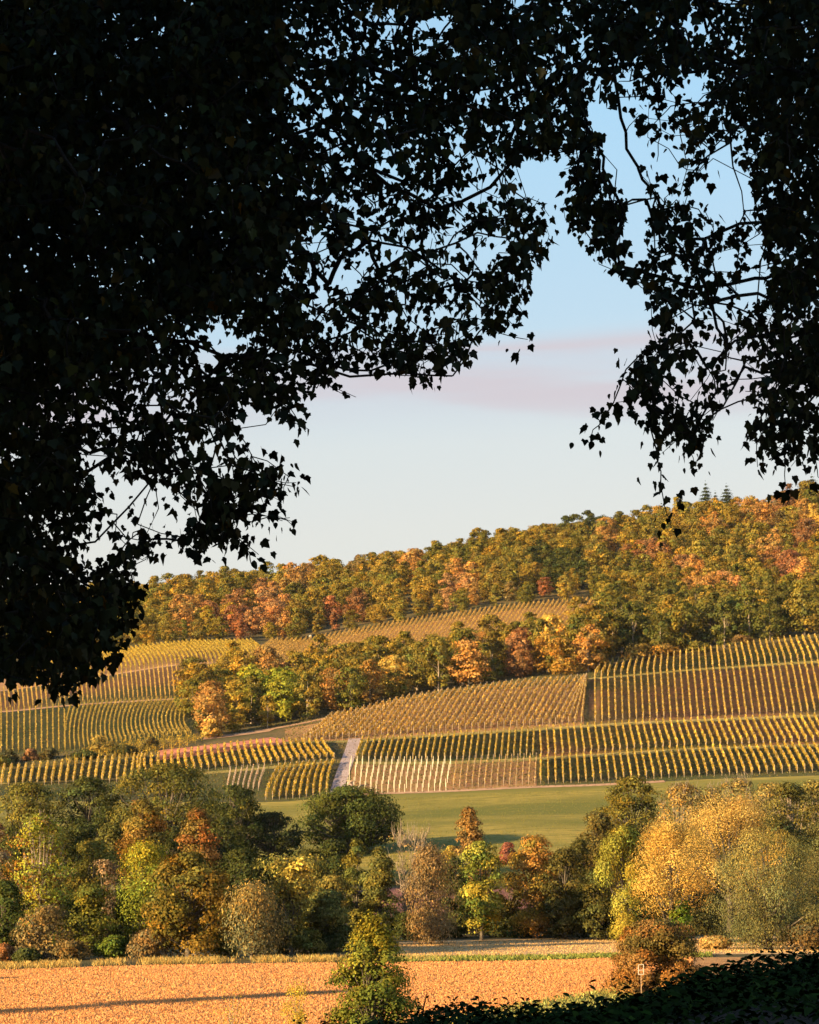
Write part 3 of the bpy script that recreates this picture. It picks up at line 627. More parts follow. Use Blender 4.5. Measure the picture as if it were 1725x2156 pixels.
# rank by what shows: nearest first inside columns, by projected size
def score(c):
    p, zone, hs, u, t = c
    vis = 1.0
    if u < 230 or u > 1760: vis = .05
    if zone == 'hill' and t > 16.12: vis = .02
    return vis * (1.25 if zone != 'hill' else 1.) * 1000 / p[1]
cand.sort(key=lambda c: -score(c))
NIND = 226
zn = {'copse': ('in the dark copse between the two vineyard slopes', 'trees of the copse'), 'right': ('in the wood above the right-hand vineyard rows', 'trees of the wood above the right slope'),
      'hill': ('in the hillside forest', 'trees of the hillside forest')}
SV, SF, ST_, sn = [], [], [], 0
for i, (p, zone, hs, u, t) in enumerate(cand):
    k = int(r.integers(len(PROTO))); V, Fc, tint, cm, tm, H, R = PROTO[k]
    s = hs * (.78 + .30 * r.random()**1.3); 
    if zone == 'hill' and t < 15.10: s *= .70
    if zone == 'right' and t < 13.5: s *= 1.18
    if zone == 'copse' and t < fedge(u) + .12 and r.random() < .4: s *= .6
    rz = r.random() * 6.28; sc = (s * (.9 + .25 * r.random()), s * (.9 + .25 * r.random()), s)
    uu, vv = proj(p + np.array([0, 0, H * .65 * s])); col = colour_at(float(uu), float(vv), r)
    if i < NIND:
        place = zn[zone][0]
        if zone == 'hill':
            place = ('on the left part of ' if u < 600 else 'on the middle part of ' if u < 1200 else 'on the right part of ') + ('the lower ' if t < 15.5 else 'the upper ') + 'hillside forest'
        elif zone == 'copse':
            place = 'in the copse, ' + ('at its narrow left end' if u < 600 else 'behind the left crest vines' if u < 850 else 'behind the middle crest vines' if u < 1050 else 'where it meets the wood')
        else:
            place = 'in the wood above the right slope, ' + ('front row' if t < 13.35 else 'middle rows' if t < 14.2 else 'back rows')
        br = 'pale' if sum(col) > .42 else 'deep' if sum(col) < .26 else 'mid'
        sz_w = 'large' if s > hs * 1.08 else 'small' if s < hs * .92 else 'medium'
        near = [('the red soil strip', 400), ('the white hut', 654), ('the gravel track', 745), ('the staked vines', 850), ('the thin reddish rows', 1040), ('the bare lane', 1245), ('the lone marker post', 1345), ('the amber willows', 1470), ('the right edge', 1680), ('the left foliage', 250)]
        lm = min(near, key=lambda q: abs(q[1] - u))[0]
        e = tree_thing('broadleaf_tree', tuple(p), f'{sz_w} {br} {colour_name(col)} tree {SHORT(place)} straight above {lm}', 'tree', zn[zone][1])
        e.rotation_euler[2] = rz; e.scale = sc
        c = link('crown', cm, e); c.color = (*col, 1); link('trunk', tm, e)
    else:
        q = V * np.array(sc); cz, sz_ = cos(rz), sin(rz)
        q = np.stack([q[:, 0] * cz - q[:, 1] * sz_, q[:, 0] * sz_ + q[:, 1] * cz, q[:, 2]], -1) + p
        SV.append(q); SF.append(Fc + sn); ST_.append(tint * np.array(col)); sn += len(V)
o = link('forest', make_mesh('forest', np.concatenate(SV), np.concatenate(SF), M_leaf, np.concatenate(ST_)), kind='stuff', label='dense autumn forest covering the ridge'); o.color = (1, 1, 1, 1)
print('TREES', len(cand))
for u, v, s, lab in [(1488, 1022, .85, 'tall pointed spruce above the ridge forest, left of the pair'), (1532, 1026, .95, 'broad pointed spruce above the ridge forest, right of the pair'),
                     (1508, 1040, .6, 'small spruce between the two ridge spruces'), (1712, 1006, 1.1, 'dark spruce on the ridge at the right picture edge'), (1394, 1062, .5, 'small spruce tip left of the spruce pair')]:
    p = T(u, 16.0); zt = unproj(u, v, p[1])[2]; hh = (zt - p[2])
    e = tree_thing('spruce_tree', tuple(p), lab, 'tree', 'spruces on the ridge'); e.scale = (s * 1.4, s * 1.4, hh / 17.)
    c = link('crown', SPR[0], e); c.color = (.045, .06, .028, 1); link('trunk', SPR[1], e)

# hedge bushes on the left, between the two vineyards, and around the copse foot
HB = [(20, 11.5, 24, 3.2, (.10, .085, .03), 'brown green hedge bush at the left picture edge above the rows'), (62, 11.6, 20, 2.8, RUST, 'rusty hedge bush second from the left edge'),
      (105, 11.6, 24, 2.6, (.10, .085, .03), 'dull green hedge bush third from the left edge'), (215, 11.75, 34, 4.0, (.27, .2, .05), 'tawny bush behind the hedge by the yellow vines'),
      (180, 11.3, 30, 2.2, DKGREEN, 'low dark hedge bush in front of the tawny bush'), (262, 11.3, 34, 2.2, (.06, .06, .02), 'low dark hedge bush left of the red soil'),
      (318, 11.45, 20, 3.2, (.13, .10, .03), 'olive bush at the left tip of the red soil'), (0, 11.2, 30, 2.6, OLIVE, 'olive bush in the corner of the left rows'),
      (425, 12.1, 16, 7.5, (.13, .12, .035), 'tall narrow green bush at the left tip of the copse'), (446, 11.98, 26, 4.5, GOLD, 'orange yellow bush at the left foot of the copse'),
      (1262, 12.55, 30, 4.5, (.34, .22, .05), 'golden bush at the lane top by the right slope'), (1225, 12.6, 26, 4., GOLD, 'yellow bush above the crest vines'), (1345, 13.02, 40, 4.5, (.33, .22, .05), 'wide golden bush on the wood edge'),
      (1400, 13.02, 34, 3.5, (.25, .16, .04), 'brown gold bush on the wood edge'), (1470, 13.02, 30, 3., OLIVE, 'olive bush on the wood edge'), (1560, 13.02, 26, 3., (.22, .14, .05), 'brown bush on the wood edge')]
for i, (u, t, hw, H, c, lab) in enumerate(HB):
    r2 = np.random.default_rng(400 + i); p = T(u, t); R = hw / F * p[1]
    V, Fc, tint, C = crown(r2, H, R, 'bush', 0, 18, 1400, .5, .7, 0, .36)
    e = tree_thing('bush', tuple(p), lab, 'bush'); q = link('foliage', make_mesh('foliage', V, Fc, M_leaf, tint), e); q.color = (*c, 1)
    link('stem', trunk_geo(r2, H, C, .08, multi=3, R=R, limbs=9, k=4).mesh('stem', M_bark), e)

# ------------------------------------------------------------------ vineyards
M_post = plain_mat('weathered_post', (.42, .34, .26))
M_tube = plain_mat('cream_grow_tube', (.62, .57, .42), .7, .10)
def row_mesh(path, r, hgt=1.85, wid=.42, dens=30, size=.36, post=5.0, thick=1.0, gap=0.0, tintc=(1, 1, 1)):
    """foliage wall with posts along path; origin at path[0]"""
    path = np.asarray(path); O = path[0].copy(); path = path - O
    seg = np.linalg.norm(np.diff(path, axis=0), axis=1); cum = np.concatenate([[0], np.cumsum(seg)]); L = cum[-1]
    n = max(20, int(L * dens)); s = r.random(n) * L
    # vines: lumpy every metre or so
    bump = .85 + .22 * np.sin(s * 4.1 + r.random() * 6) * np.sin(s * 1.3 + 2)
    keep = r.random(n) > gap * (np.sin(s * 2.1 + r.random() * 9) > .2); s = s[keep]; bump = bump[keep]; n = len(s)
    P = np.stack([np.interp(s, cum, path[:, q]) for q in range(3)], -1)
    d = norm(np.stack([np.interp(s, cum, np.gradient(path[:, q])) for q in range(3)], -1)); sd = norm(np.stack([d[:, 1], -d[:, 0], 0 * s], -1))
    w = r.uniform(-1, 1, n); h = r.beta(2, 1.6, n)
    P = P + sd * (w * wid / 2 * bump)[:, None] * thick + np.stack([0 * s, 0 * s, .45 + h * (hgt - .5) * (.85 + .15 * bump)], -1)
    Nn = norm(sd * np.sign(w)[:, None] * 1.0 + np.array([0, 0, .5]) + r.normal(0, .45, (n, 3)))
    V, Fc = cards(P, Nn, size * (.6 + .8 * r.random(n)), .8, None, r)
    tint = np.repeat(hsv_j(n, r, .22, .10) * np.array(tintc) * (1 + .25 * np.sin(s * .9 + r.random() * 6))[:, None], 4, 0)
    g = Geo()
    for q in np.arange(0, L + .01, post):
        c = np.array([np.interp(q, cum, path[:, a]) for a in range(3)]); g.box(c + [0, 0, hgt * .5], (.045, .045, hgt * .5 + .12), 0)
    for zw in (.7, hgt * .92): g.tube(path + [0, 0, zw], np.full(len(path), .012), 4)
    PV_, PQ = np.concatenate(g.V), np.concatenate(g.Q) + len(V)
    me = make_mesh('vine_row', np.concatenate([V, PV_]), [Fc, PQ], M_leaf, np.concatenate([tint, np.ones((len(PV_), 3))]))
    me.materials.append(M_post)
    mi = np.zeros(len(me.polygons), np.int32); mi[len(Fc):] = 1; me.polygons.foreach_set('material_index', mi)
    return me, O
def path_uv(a, b, lo, hi, lo2=None, hi2=None, curve=0., n=9):
    """row path on the terrain between two picture points"""
    ta = tv(a[0], a[1], lo, hi); tb = tv(b[0], b[1], lo2 or lo, hi2 or hi)
    s = np.linspace(0, 1, n); u = a[0] + (b[0] - a[0]) * s + curve * np.sin(s * pi); return T(u, ta + (tb - ta) * s)
def path_t(ua, ta, ub, tb, curve=0., n=9):
    s = np.linspace(0, 1, n); return T(ua + (ub - ua) * s + curve * np.sin(s * pi), ta + (tb - ta) * s)
rv = np.random.default_rng(77)
ROWS = []
GOLDV = (.52, .37, .055)
CNT = {}
ORD = 'first second third fourth fifth sixth seventh eighth ninth'.split()
def add_row(path, label, group, col=GOLDV, **k):
    n = CNT[group] = CNT.get(group, 0) + 1
    label += ', ' + (ORD[n - 1] if n < 10 else str(n) + ('st' if n % 10 == 1 and n != 11 else 'nd' if n % 10 == 2 and n != 12 else 'rd' if n % 10 == 3 and n != 13 else 'th')) + ' from its left end'
    ROWS.append((path, label, group, col, k))
# right slope, four terraces
def jit(): return rv.normal(0, .5)
for i in range(0, 44):
    ud, uc, ub = 1139 + 15.9 * i, 1139 + 15.1 * i, 1137 + 14.45 * i
    ua = 1253 + 13.8 * (i - 8)
    add_row(path_t(ud, 9.08, uc, 9.94), 'golden vine row on the lowest right terrace', 'vine rows, lowest right terrace', (.52, .36, .055))
    add_row(path_t(uc + 1.5, 10.07, ub, 10.94), 'golden vine row on the second right terrace', 'vine rows, second right terrace', (.52, .36, .055))
    if i >= 8:
        add_row(path_t(ub + 1.5, 11.07, ua, 11.95), 'golden vine row on the broad third right terrace', 'vine rows, third right terrace', (.50, .34, .06))
        add_row(path_t(ua, 12.04, ua + 13 - .95 * (i - 8), 12.97 if i > 9 else 12.6), 'golden vine row on the top terrace below the wood', 'vine rows, top right terrace', (.52, .36, .06))
for i in range(29):
    add_row(path_t(750 + 13.3 * i, 10.08, 764 + 12.9 * i, 10.93), 'golden vine row on dark grass right of the gravel track', 'vine rows right of the track', (.47, .33, .05))
for i in range(14):
    add_row(path_t(955 + 13.2 * i, 9.08, 962 + 12.9 * i, 9.93), 'thin reddish vine row beside the staked young vines', 'thin reddish vine rows', (.46, .29, .08), dens=9, wid=.35, gap=.5, size=.34)
for i in range(29):
    ub = 292 + 14.7 * i
    add_row(path_t(ub, 10.12, ub - 26 * (i / 28)**1.2, 10.95, curve=-3), 'curved golden vine row left of the gravel track', 'vine rows left of the track', (.52, .35, .05), wid=.7, hgt=1.7)
for i in range(-3, 17):
    ub = 48 + 15.2 * i
    add_row(path_t(ub, 9.85, ub + 7, 10.98), 'thick golden vine row under the hedge in the lower left', 'lower left vine rows', (.50, .35, .06), wid=.65)
for i in range(10):
    add_row(path_t(560 + 14.2 * i, 9.05, 590 + 12.4 * i, 9.93, curve=-3), 'slanting golden vine row on dark grass before the track', 'slanting vine rows before the track', (.48, .33, .045), wid=.6)
for i in range(7):
    add_row(path_t(478 + 11 * i, 9.3, 486 + 12 * i, 9.95), 'short thin reddish vine row behind the huge oak', 'short thin reddish vine rows', (.40, .22, .11), dens=5, wid=.3, size=.3, post=2.0)
# diagonal rows over the crest
for i in range(44):
    ub = 640 + 13.6 * i
    add_row(path_t(ub, 11.08, min(ub + 60, 1236), 11.96), 'slanting amber vine row on the crest below the copse', 'slanting vine rows on the crest', (.50, .32, .07), dens=17, wid=.55, size=.40, post=3.0)
NR = len(ROWS); print('ROWS', NR)
for path, label, group, col, k in ROWS:
    me, O = row_mesh(path + [0, 0, .05], rv, **k)
    o = link('vine_row', me, loc=tuple(O), label=label, category='vine row', group=group); o.color = (*(np.array(col) * np.exp(rv.normal(0, .06))), 1)
# far vineyards: too many rows to count apart, one object
SV, SF, ST_, sn = [], [], [], 0
def far_row(path, col, **k):
    global sn
    me, O = row_mesh(path, rv, **k); n = len(me.vertices); a = np.empty(n * 3, np.float32); me.vertices.foreach_get('co', a)
    nf = len(me.polygons); li = np.empty(len(me.loops), np.int32); me.loops.foreach_get('vertex_index', li)
    c = np.empty(n * 4, np.float32); me.color_attributes['tint'].data.foreach_get('color', c)
    SV.append(a.reshape(-1, 3) + O); SF.append(li.reshape(-1, 4) + sn); ST_.append(c.reshape(-1, 4)[:, :3] * np.array(col)); sn += n
    bpy.data.meshes.remove(me)
for i in range(-25, 12):
    far_row(path_t(2 + 12.2 * i, 12.05, 2 + 12.1 * i, 12.96), (.42, .30, .07), dens=9)
for i in range(28):
    far_row(path_t(138 + 9.8 * i, 12.05, 150 + 9.6 * i, 12.96, curve=-6 - i * .5), (.40, .29, .07), dens=8)
for i in range(-30, 53):
    far_row(path_t(2 + 9.6 * i, 13.05, 2 + 9.55 * i - 4, 13.95), (.48, .32, .09), dens=9)
for i in range(-20, 36):
    far_row(path_t(238 + 9.4 * i, 14.06, 226 + 9.0 * i - 14, 14.94, curve=6), (.43, .31, .055), dens=9, wid=.6)
for i in range(74):
    ub = 515 + 10.2 * i
    far_row(path_t(ub, 14.03, ub + 60, 14.95), (.48, .31, .09), dens=9, wid=.5, post=4)
for i in range(15):
    ub = 140 + 17 * i
    far_row(path_t(ub, 11.15, ub + 55, 11.95), (.52, .36, .06), dens=10, wid=.9)
me = make_mesh('distant_vineyard', np.concatenate(SV), np.concatenate(SF), M_leaf, np.concatenate(ST_))
o = link('distant_vineyard_vines', me, kind='stuff', label='many thin vine rows on the far slopes'); o.color = (1, 1, 1, 1)
# young vines in cream tubes
g = Geo(); g.tube([[0, 0, -.1], [0, 0, 1.85]], [.075, .07], 6); stake_me = g.mesh('stake', M_tube)
for i in range(18):
    P = path_t(731 + 12.2 * i, 9.02, 740 + 12.3 * i, 9.97, n=9)
    e = link('young_vine_row', None, loc=tuple(P[0]), label=(ORD[i] if i < 9 else str(i + 1) + 'th') + ' row of cream grow tubes counting from the gravel track', category='vine row', group='rows of cream grow tubes')
    for p in P: link('grow_tube', stake_me, e, loc=tuple(p - P[0] + rv.normal(0, .08, 3) * [1, 1, 0]))

# small built things
M_stone = plain_mat('pale_stone', (.34, .25, .21), .9, .2, 3)
M_white = plain_mat('white_paint', (.58, .55, .46), .6, .04)
M_wood = plain_mat('sawn_wood', (.55, .38, .24))
t_ = tv(739, 1656, 9, 10); p = T(739, t_ - .05)
e = link('pump_house', None, loc=tuple(p), label='small stone box with overhanging plank lid by the track', category='pump house')
g = Geo(); g.box((0, 0, .75), (.55, .45, .85)); link('wall', g.mesh('wall', M_stone, False), e)
g = Geo(); g.box((0, 0, 1.66), (.95, .6, .055)); link('roof', g.mesh('roof', M_wood, False), e)
g = Geo(); g.box((0.02, -.46, 1.2), (.26, .02, .14)); link('opening', g.mesh('opening', M_darkbark, False), e)
t_ = 14.93; p = T(654, 14.95)
e = link('hut', None, loc=tuple(p), label='tiny white hut between the forest edge and far vineyard', category='hut')
g = Geo(); g.box((0, 0, .9), (.55, .6, 1.0)); link('wall', g.mesh('wall', M_white, False), e)
g = Geo(); g.V.append(np.array([[-.7, -.75, 1.93], [.7, -.75, 1.93], [.7, .75, 1.93], [-.7, .75, 1.93], [0, -.75, 2.4], [0, .75, 2.4]], float))
g.Q.append(np.array([[0, 4, 5, 3], [1, 2, 5, 4], [0, 3, 2, 1]])); link('roof', g.mesh('roof', M_white, False), e)
P = path_uv((833, 1488), (853, 1480), 11.5, 12.4, n=5); g = Geo(); P = P + [0, -1, .45]; g.tube(P, [.2, .2, .19, .17, .15], 8)
link('felled_log', g.mesh('felled_log', M_palebark), label='pale felled log lying on the crest before the copse', category='log')
p = atY(np.array((1342 - PU) / F * 140), np.array(140.))
pt = unproj(1341, 2052, 140.); zt = float(pt[2] - p[2])
e = link('marker_post', None, loc=tuple(p), label='thin post with white open frame before the round bush', category='marker')
g = Geo(); g.tube([[.02, 0, -.3], [0, 0, zt * .6], [0, 0, zt]], [.025, .02, .02], 6); link('post', g.mesh('post', M_wood), e)
g = Geo(); w, h = .15, .26
for a, b in [((-w, 0, zt), (-w, 0, zt + .55)), ((w, 0, zt), (w, 0, zt + .57)), ((-w, 0, zt + .55), (w, 0, zt + .57)), ((-w, 0, zt + .24), (w, 0, zt + .25)), ((-w, 0, zt), (w, 0, zt + .01))]:
    g.tube([a, b], [.020, .020], 5)
link('frame', g.mesh('frame', M_white), e)

# ------------------------------------------------------------------ ground cover
def patch_cards(name, us, ts, n, hgt, size, col, label, aspect=.5, up=1.0, mask=None, seed=1, dv=.3, mat=M_leaf):
    r = np.random.default_rng(seed); u = r.uniform(*us, n); t = r.uniform(*ts, n)
    if mask is not None: k = mask(u, t, r); u, t = u[k], t[k]
    P = T(u, t); n = len(P); P[:, 2] += hgt * r.random(n) * .6 + .05
    a = r.random(n) * 2 * pi; Nn = norm(np.stack([np.cos(a), np.sin(a), .35 * r.random(n) * (2 - up)], -1))
    tt = norm(np.array([0, 0, 1.]) + r.normal(0, .45, (n, 3))); tt = norm(tt - Nn * (tt * Nn).sum(-1, keepdims=True)); b = np.cross(Nn, tt)
    L = (size * (.5 + r.random(n)))[:, None]; Wd = L * aspect
    V = np.stack([P - tt * L * .5, P + b * Wd * .5, P + tt * L * .5, P - b * Wd * .5], 1).reshape(-1, 3)
    o = link(name, make_mesh(name, V, np.arange(n * 4).reshape(n, 4), mat, np.repeat(hsv_j(n, r, dv, .12), 4, 0)), kind='stuff', label=label); o.color = (*col, 1)
    return o
patch_cards('stubble', (-60, 1460), (3.98, 4.99), 150000, .09, .135, (.64, .31, .12), 'orange brown maize stubble covering the near field', .6, seed=3, dv=.2)
patch_cards('field_weeds', (-60, 1460), (4.0, 4.99), 5000, .12, .2, (.30, .22, .06), 'weedy tufts scattered in the stubble', .4, seed=33, mask=lambda u, t, r: np.sin(u * .013 + t * 31) + np.sin(u * .031 - t * 17) > 1.0)
patch_cards('pale_stubble', (830, 1800), (5.15, 5.9), 22000, .06, .13, (.52, .34, .14), 'pale stubble on the strip behind the field', .6, seed=4)
patch_cards('dry_grass', (-60, 850), (5.0, 5.12), 15000, .7, .42, (.42, .29, .09), 'dry tawny grass fringe along the far field edge', .13, seed=5, mask=lambda u, t, r: np.sin(u * .021) + np.sin(u * .057 + 1) + np.sin(u * .13) * .6 + r.normal(0, .8, len(u)) > -.2)
patch_cards('grass', (830, 1500), (5.0, 5.14), 6000, .3, .3, (.20, .22, .05), 'low green grass strip between the two fields', .4, seed=6)
patch_cards('tall_grass', (800, 1060), (5.0, 5.25), 2600, .6, .35, (.40, .29, .10), 'tall dry grass clump at the corner of the pale strip', .14, seed=12, mask=lambda u, t, r: np.exp(-((u - 880) / 60)**2 - ((t - 5.05) / .09)**2) > r.random(len(u)) * .9)
patch_cards('verge_grass', (800, 1900), (3.7, 4.03), 14000, .3, .22, (.26, .25, .07), 'grass verge along the near field edge', .4, seed=8)
patch_cards('meadow_grass', (500, 1800), (7.9, 8.9), 60000, .08, .2, (.22, .20, .05), 'short grass of the meadow', .5, seed=9, dv=.15)
patch_cards('vineyard_grass', (-60, 1800), (9.0, 12.95), 60000, .12, .4, (.13, .11, .035), 'weeds between the vine rows', .5, seed=10, mask=lambda u, t, r: ~((u > 320) & (u < 600) & (t > 10.9) & (t < 12)))

# dark undergrowth on the near bank: leafy stems
def undergrowth():
    r = np.random.default_rng(21); n = 46000
    u = r.uniform(560, 1900, n); t = r.uniform(.75, 2.25, n); P = T(u, t)
    clump = np.array([noise.noise(Vector((a * 1.3, b * .55, 0))) for a, b in P[:, :2]])
    fine = np.array([noise.noise(Vector((a * 6., b * 2.5, 3.))) for a, b in P[:, :2]])
    hgt = np.clip(.20 + .35 * clump + .45 * np.clip(fine - .3, 0, 1), .04, .5); h = r.random(n)**.6 * hgt
    keep = (P[:, 1] > 17.5) | (r.random(n) < .35); P = P[keep]; h = h[keep]; n = len(P)
    P[:, 2] += h; a = r.random(n) * 2 * pi; Nn = norm(np.stack([np.cos(a) * .6, np.sin(a) * .6, np.ones(n)], -1))
    # pointed leaves, six vertices
    ref = r.normal(size=(n, 3)); tt = norm(ref - Nn * (ref * Nn).sum(-1, keepdims=True)); b = np.cross(Nn, tt)
    L = (.058 * (.4 + 1.1 * r.random(n)))[:, None]
    sh = [(-.5, 0, 0), (-.2, .28, .06), (.15, .25, .05), (.55, 0, -.12), (.15, -.25, .05), (-.2, -.28, .06)]
    V = np.stack([P + tt * L * x + b * L * y + Nn * L * z for x, y, z in sh], 1).reshape(-1, 3)
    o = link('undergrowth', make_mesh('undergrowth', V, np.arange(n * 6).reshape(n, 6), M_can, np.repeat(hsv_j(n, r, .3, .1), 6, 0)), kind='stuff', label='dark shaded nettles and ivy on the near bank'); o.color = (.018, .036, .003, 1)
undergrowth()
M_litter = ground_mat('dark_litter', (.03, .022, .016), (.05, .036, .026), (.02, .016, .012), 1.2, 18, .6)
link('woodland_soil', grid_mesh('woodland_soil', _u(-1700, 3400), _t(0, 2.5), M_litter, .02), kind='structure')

# ------------------------------------------------------------------ the overhanging maples
def inpoly(u, v, poly):
    x, y = np.asarray(u), np.asarray(v); c = np.zeros(x.shape, bool); n = len(poly)
    for i in range(n):
        x1, y1 = poly[i]; x2, y2 = poly[i - 1]
        k = ((y1 > y) != (y2 > y)) & (x < (x2 - x1) * (y - y1) / (y2 - y1 + 1e-9) + x1); c ^= k
    return c
PL = [(-900, -700), (1300, -700), (1300, 0), (1225, 0), (1232, 110), (1232, 190), (1228, 240), (1225, 300), (1180, 335), (1135, 330), (1100, 345), (1085, 400), (1130, 410), (1165, 450), (1150, 520),
      (1142, 570), (1100, 590), (1115, 650), (1092, 698), (1045, 690), (1000, 705), (985, 740), (1015, 790), (1000, 795), (965, 770), (958, 805), (925, 800), (905, 828), (865, 822), (850, 800), (790, 780), (745, 785), (700, 795), (730, 820), (762, 845), (740, 845), (700, 815), (640, 835), (600, 855), (655, 890), (655, 912), (600, 905), (540, 870), (500, 868), (500, 915), (528, 950),
      (560, 978), (620, 968), (652, 1000), (640, 1032), (600, 1060), (550, 1048), (535, 1065), (590, 1085), (630, 1100), (620, 1112), (560, 1100), (500, 1082), (490, 1120), (530, 1150), (552, 1172), (540, 1178), (490, 1148), (440, 1165), (430, 1190), (395, 1180), (360, 1165), (318, 1180), (270, 1188), (290, 1230), (315, 1262), (295, 1290), (292, 1340), (250, 1360), (232, 1390), (218, 1440), (185, 1445), (150, 1478), (120, 1450), (70, 1440), (60, 1462), (20, 1440), (0, 1435), (-900, 1500)]
PLR = [(PL, 1.2), ([(-900, -700), (600, -700), (600, 150), (640, 350), (580, 600), (430, 650), (330, 760), (60, 840), (-900, 900)], 3.0),
       ([(560, -700), (1215, -700), (1215, 120), (1180, 300), (1100, 300), (1010, 150), (900, 260), (700, 330), (560, 200)], 1.9),
       ([(330, 620), (640, 330), (640, 640), (560, 800), (380, 900), (300, 780)], 1.35), ([(-900, 820), (150, 840), (170, 1000), (200, 1180), (-900, 1200)], 2.3),
       ([(-900, 1150), (120, 1150), (250, 1200), (290, 1260), (270, 1340), (215, 1430), (150, 1465), (70, 1430), (-900, 1480)], 1.7)]
PRR = [([(1610, -700), (2600, -700), (2600, 600), (1640, 600), (1610, 300), (1560, 100)], 2.6),
       ([(1487, -700), (2600, -700), (2600, 1100), (1800, 1050), (1725, 1010), (1700, 960), (1662, 985), (1640, 955), (1610, 985), (1590, 972), (1575, 925), (1545, 890), (1560, 800), (1590, 700), (1600, 640), (1612, 590), (1575, 585), (1560, 560), (1610, 530), (1545, 525), (1535, 470), (1560, 440), (1600, 430), (1570, 380), (1545, 330), (1530, 270), (1500, 230), (1477, 200), (1480, 120), (1500, 90), (1470, 40), (1465, -50)], .95),
       ([(1225, -700), (1487, -700), (1465, 0), (1450, 20), (1425, 30), (1440, 60), (1487, 100), (1475, 150), (1440, 165), (1410, 130), (1380, 150), (1340, 125), (1290, 120), (1265, 130), (1225, 150), (1215, 0)], 1.4),
       ([(1392, 225), (1430, 205), (1475, 215), (1532, 260), (1532, 300), (1507, 320), (1500, 380), (1480, 420), (1430, 400), (1425, 340), (1440, 300), (1400, 260)], .8),
       ([(1312, 100), (1380, 120), (1370, 200), (1375, 290), (1345, 300), (1320, 240)], .75), ([(1250, 140), (1297, 130), (1300, 200), (1275, 250), (1255, 200)], .6),
       ([(1225, 100), (1240, 150), (1235, 240), (1262, 300), (1275, 380), (1310, 420), (1318, 470), (1322, 530), (1290, 560), (1252, 555), (1250, 520), (1225, 505), (1185, 490), (1178, 440), (1190, 330), (1200, 150)], 1.2),
       ([(1280, 555), (1250, 560), (1290, 580), (1340, 590), (1360, 620), (1382, 600), (1400, 560), (1500, 560), (1522, 530), (1500, 460), (1460, 410), (1420, 400), (1395, 430), (1360, 350), (1345, 350), (1360, 440), (1372, 480), (1370, 530), (1320, 530)], 1.1),
       ([(1370, 600), (1500, 560), (1560, 620), (1600, 640), (1590, 760), (1560, 880), (1530, 860), (1500, 870), (1480, 945), (1462, 975), (1440, 930), (1400, 955), (1378, 985), (1368, 900), (1370, 860), (1330, 850), (1310, 790), (1345, 740), (1372, 700)], .62),
       ([(1640, 600), (2600, 600), (2600, 1000), (1720, 950), (1640, 900)], 1.3)]
def dens(u, v, regs):
    d = np.zeros(np.shape(u))
    for p, w in regs: d = np.maximum(d, np.where(inpoly(u, v, p), w, 0))
    return d
HOLES = [  # centre, radii, how much of the foliage is missing
 (188, 955, 30, 18, .75), (150, 880, 60, 22, .5), (60, 880, 60, 30, .15), (205, 900, 26, 14, .6), (270, 915, 34, 18, .7), (235, 1030, 50, 34, .35), (195, 1090, 30, 25, .3), (240, 1130, 40, 30, .35), (300, 1100, 90, 60, .30), (270, 1060, 70, 60, .45), (350, 1060, 60, 60, .35), (330, 830, 60, 40, .35), (370, 1050, 80, 70, .3), (170, 1130, 60, 50, .35),
 (420, 770, 40, 60, .3), (460, 720, 40, 60, .3), (320, 700, 90, 40, .18), (500, 730, 40, 40, .4), (340, 780, 60, 30, .3),
 (640, 195, 26, 26, .8), (612, 30, 24, 22, .6), (640, 270, 24, 20, .6), (690, 55, 40, 30, .35), (800, 55, 45, 24, .55), (915, 50, 36, 14, .95), (860, 160, 50, 60, .25), (770, 180, 60, 80, .22), (660, 200, 80, 160, .2), (820, 370, 30, 26, .75), (810, 330, 36, 40, .4), (860, 350, 40, 50, .3), (720, 270, 60, 60, .2), (1010, 200, 20, 14, .7), (1040, 140, 14, 12, .7), (1060, 270, 46, 12, .85), (1090, 215, 30, 20, .4), (990, 110, 14, 12, .7),
 (1070, 370, 60, 30, .6), (1020, 400, 40, 30, .6), (940, 430, 40, 20, .5), (985, 460, 26, 16, .7), (1010, 530, 60, 40, .65), (940, 600, 60, 50, .30), (900, 540, 40, 40, .35), (790, 540, 60, 40, .35), (720, 580, 50, 30, .6), (680, 560, 40, 50, .3), (950, 500, 60, 40, .35), (640, 500, 60, 60, .2), (690, 450, 60, 60, .25), (1020, 640, 60, 30, .25), (700, 640, 60, 60, .2), (830, 690, 60, 50, .2), (620, 760, 40, 30, .3), (560, 880, 30, 30, .4), (720, 700, 25, 18, .6),
 (585, 330, 50, 80, .15), (500, 400, 80, 60, .07), (360, 320, 40, 30, .2), (260, 320, 10, 5, .6), (330, 180, 8, 8, .6), (275, 20, 24, 16, .5), (520, 60, 40, 60, .12), (430, 420, 60, 60, .08), (370, 560, 60, 40, .08), (20, 600, 20, 20, .1),
 (1520, 350, 40, 60, .35), (1480, 400, 40, 50, .5), (1560, 420, 40, 60, .4), (1660, 160, 60, 90, .15), (1690, 320, 40, 60, .3), (1600, 540, 70, 40, .35), (1540, 640, 50, 50, .55), (1490, 690, 40, 60, .6), (1560, 760, 60, 60, .45), (1460, 780, 50, 60, .5), (1600, 850, 50, 60, .3), (1550, 870, 40, 40, .6), (1640, 700, 60, 60, .25), (1420, 830, 40, 40, .25), (1690, 480, 40, 40, .25), (1700, 640, 40, 80, .15), (1680, 930, 40, 30, .4), (1430, 480, 40, 30, .3), (1350, 540, 40, 20, .25), (1500, 260, 30, 40, .3)]
def keepfac(u, v):
    k = np.ones_like(u, dtype=float)
    for a, b, ru, rv_, m in HOLES:
        d = ((u - a) / ru)**2 + ((v - b) / rv_)**2; k *= 1 - m * np.clip(1.5 - d, 0, 1)
    return k
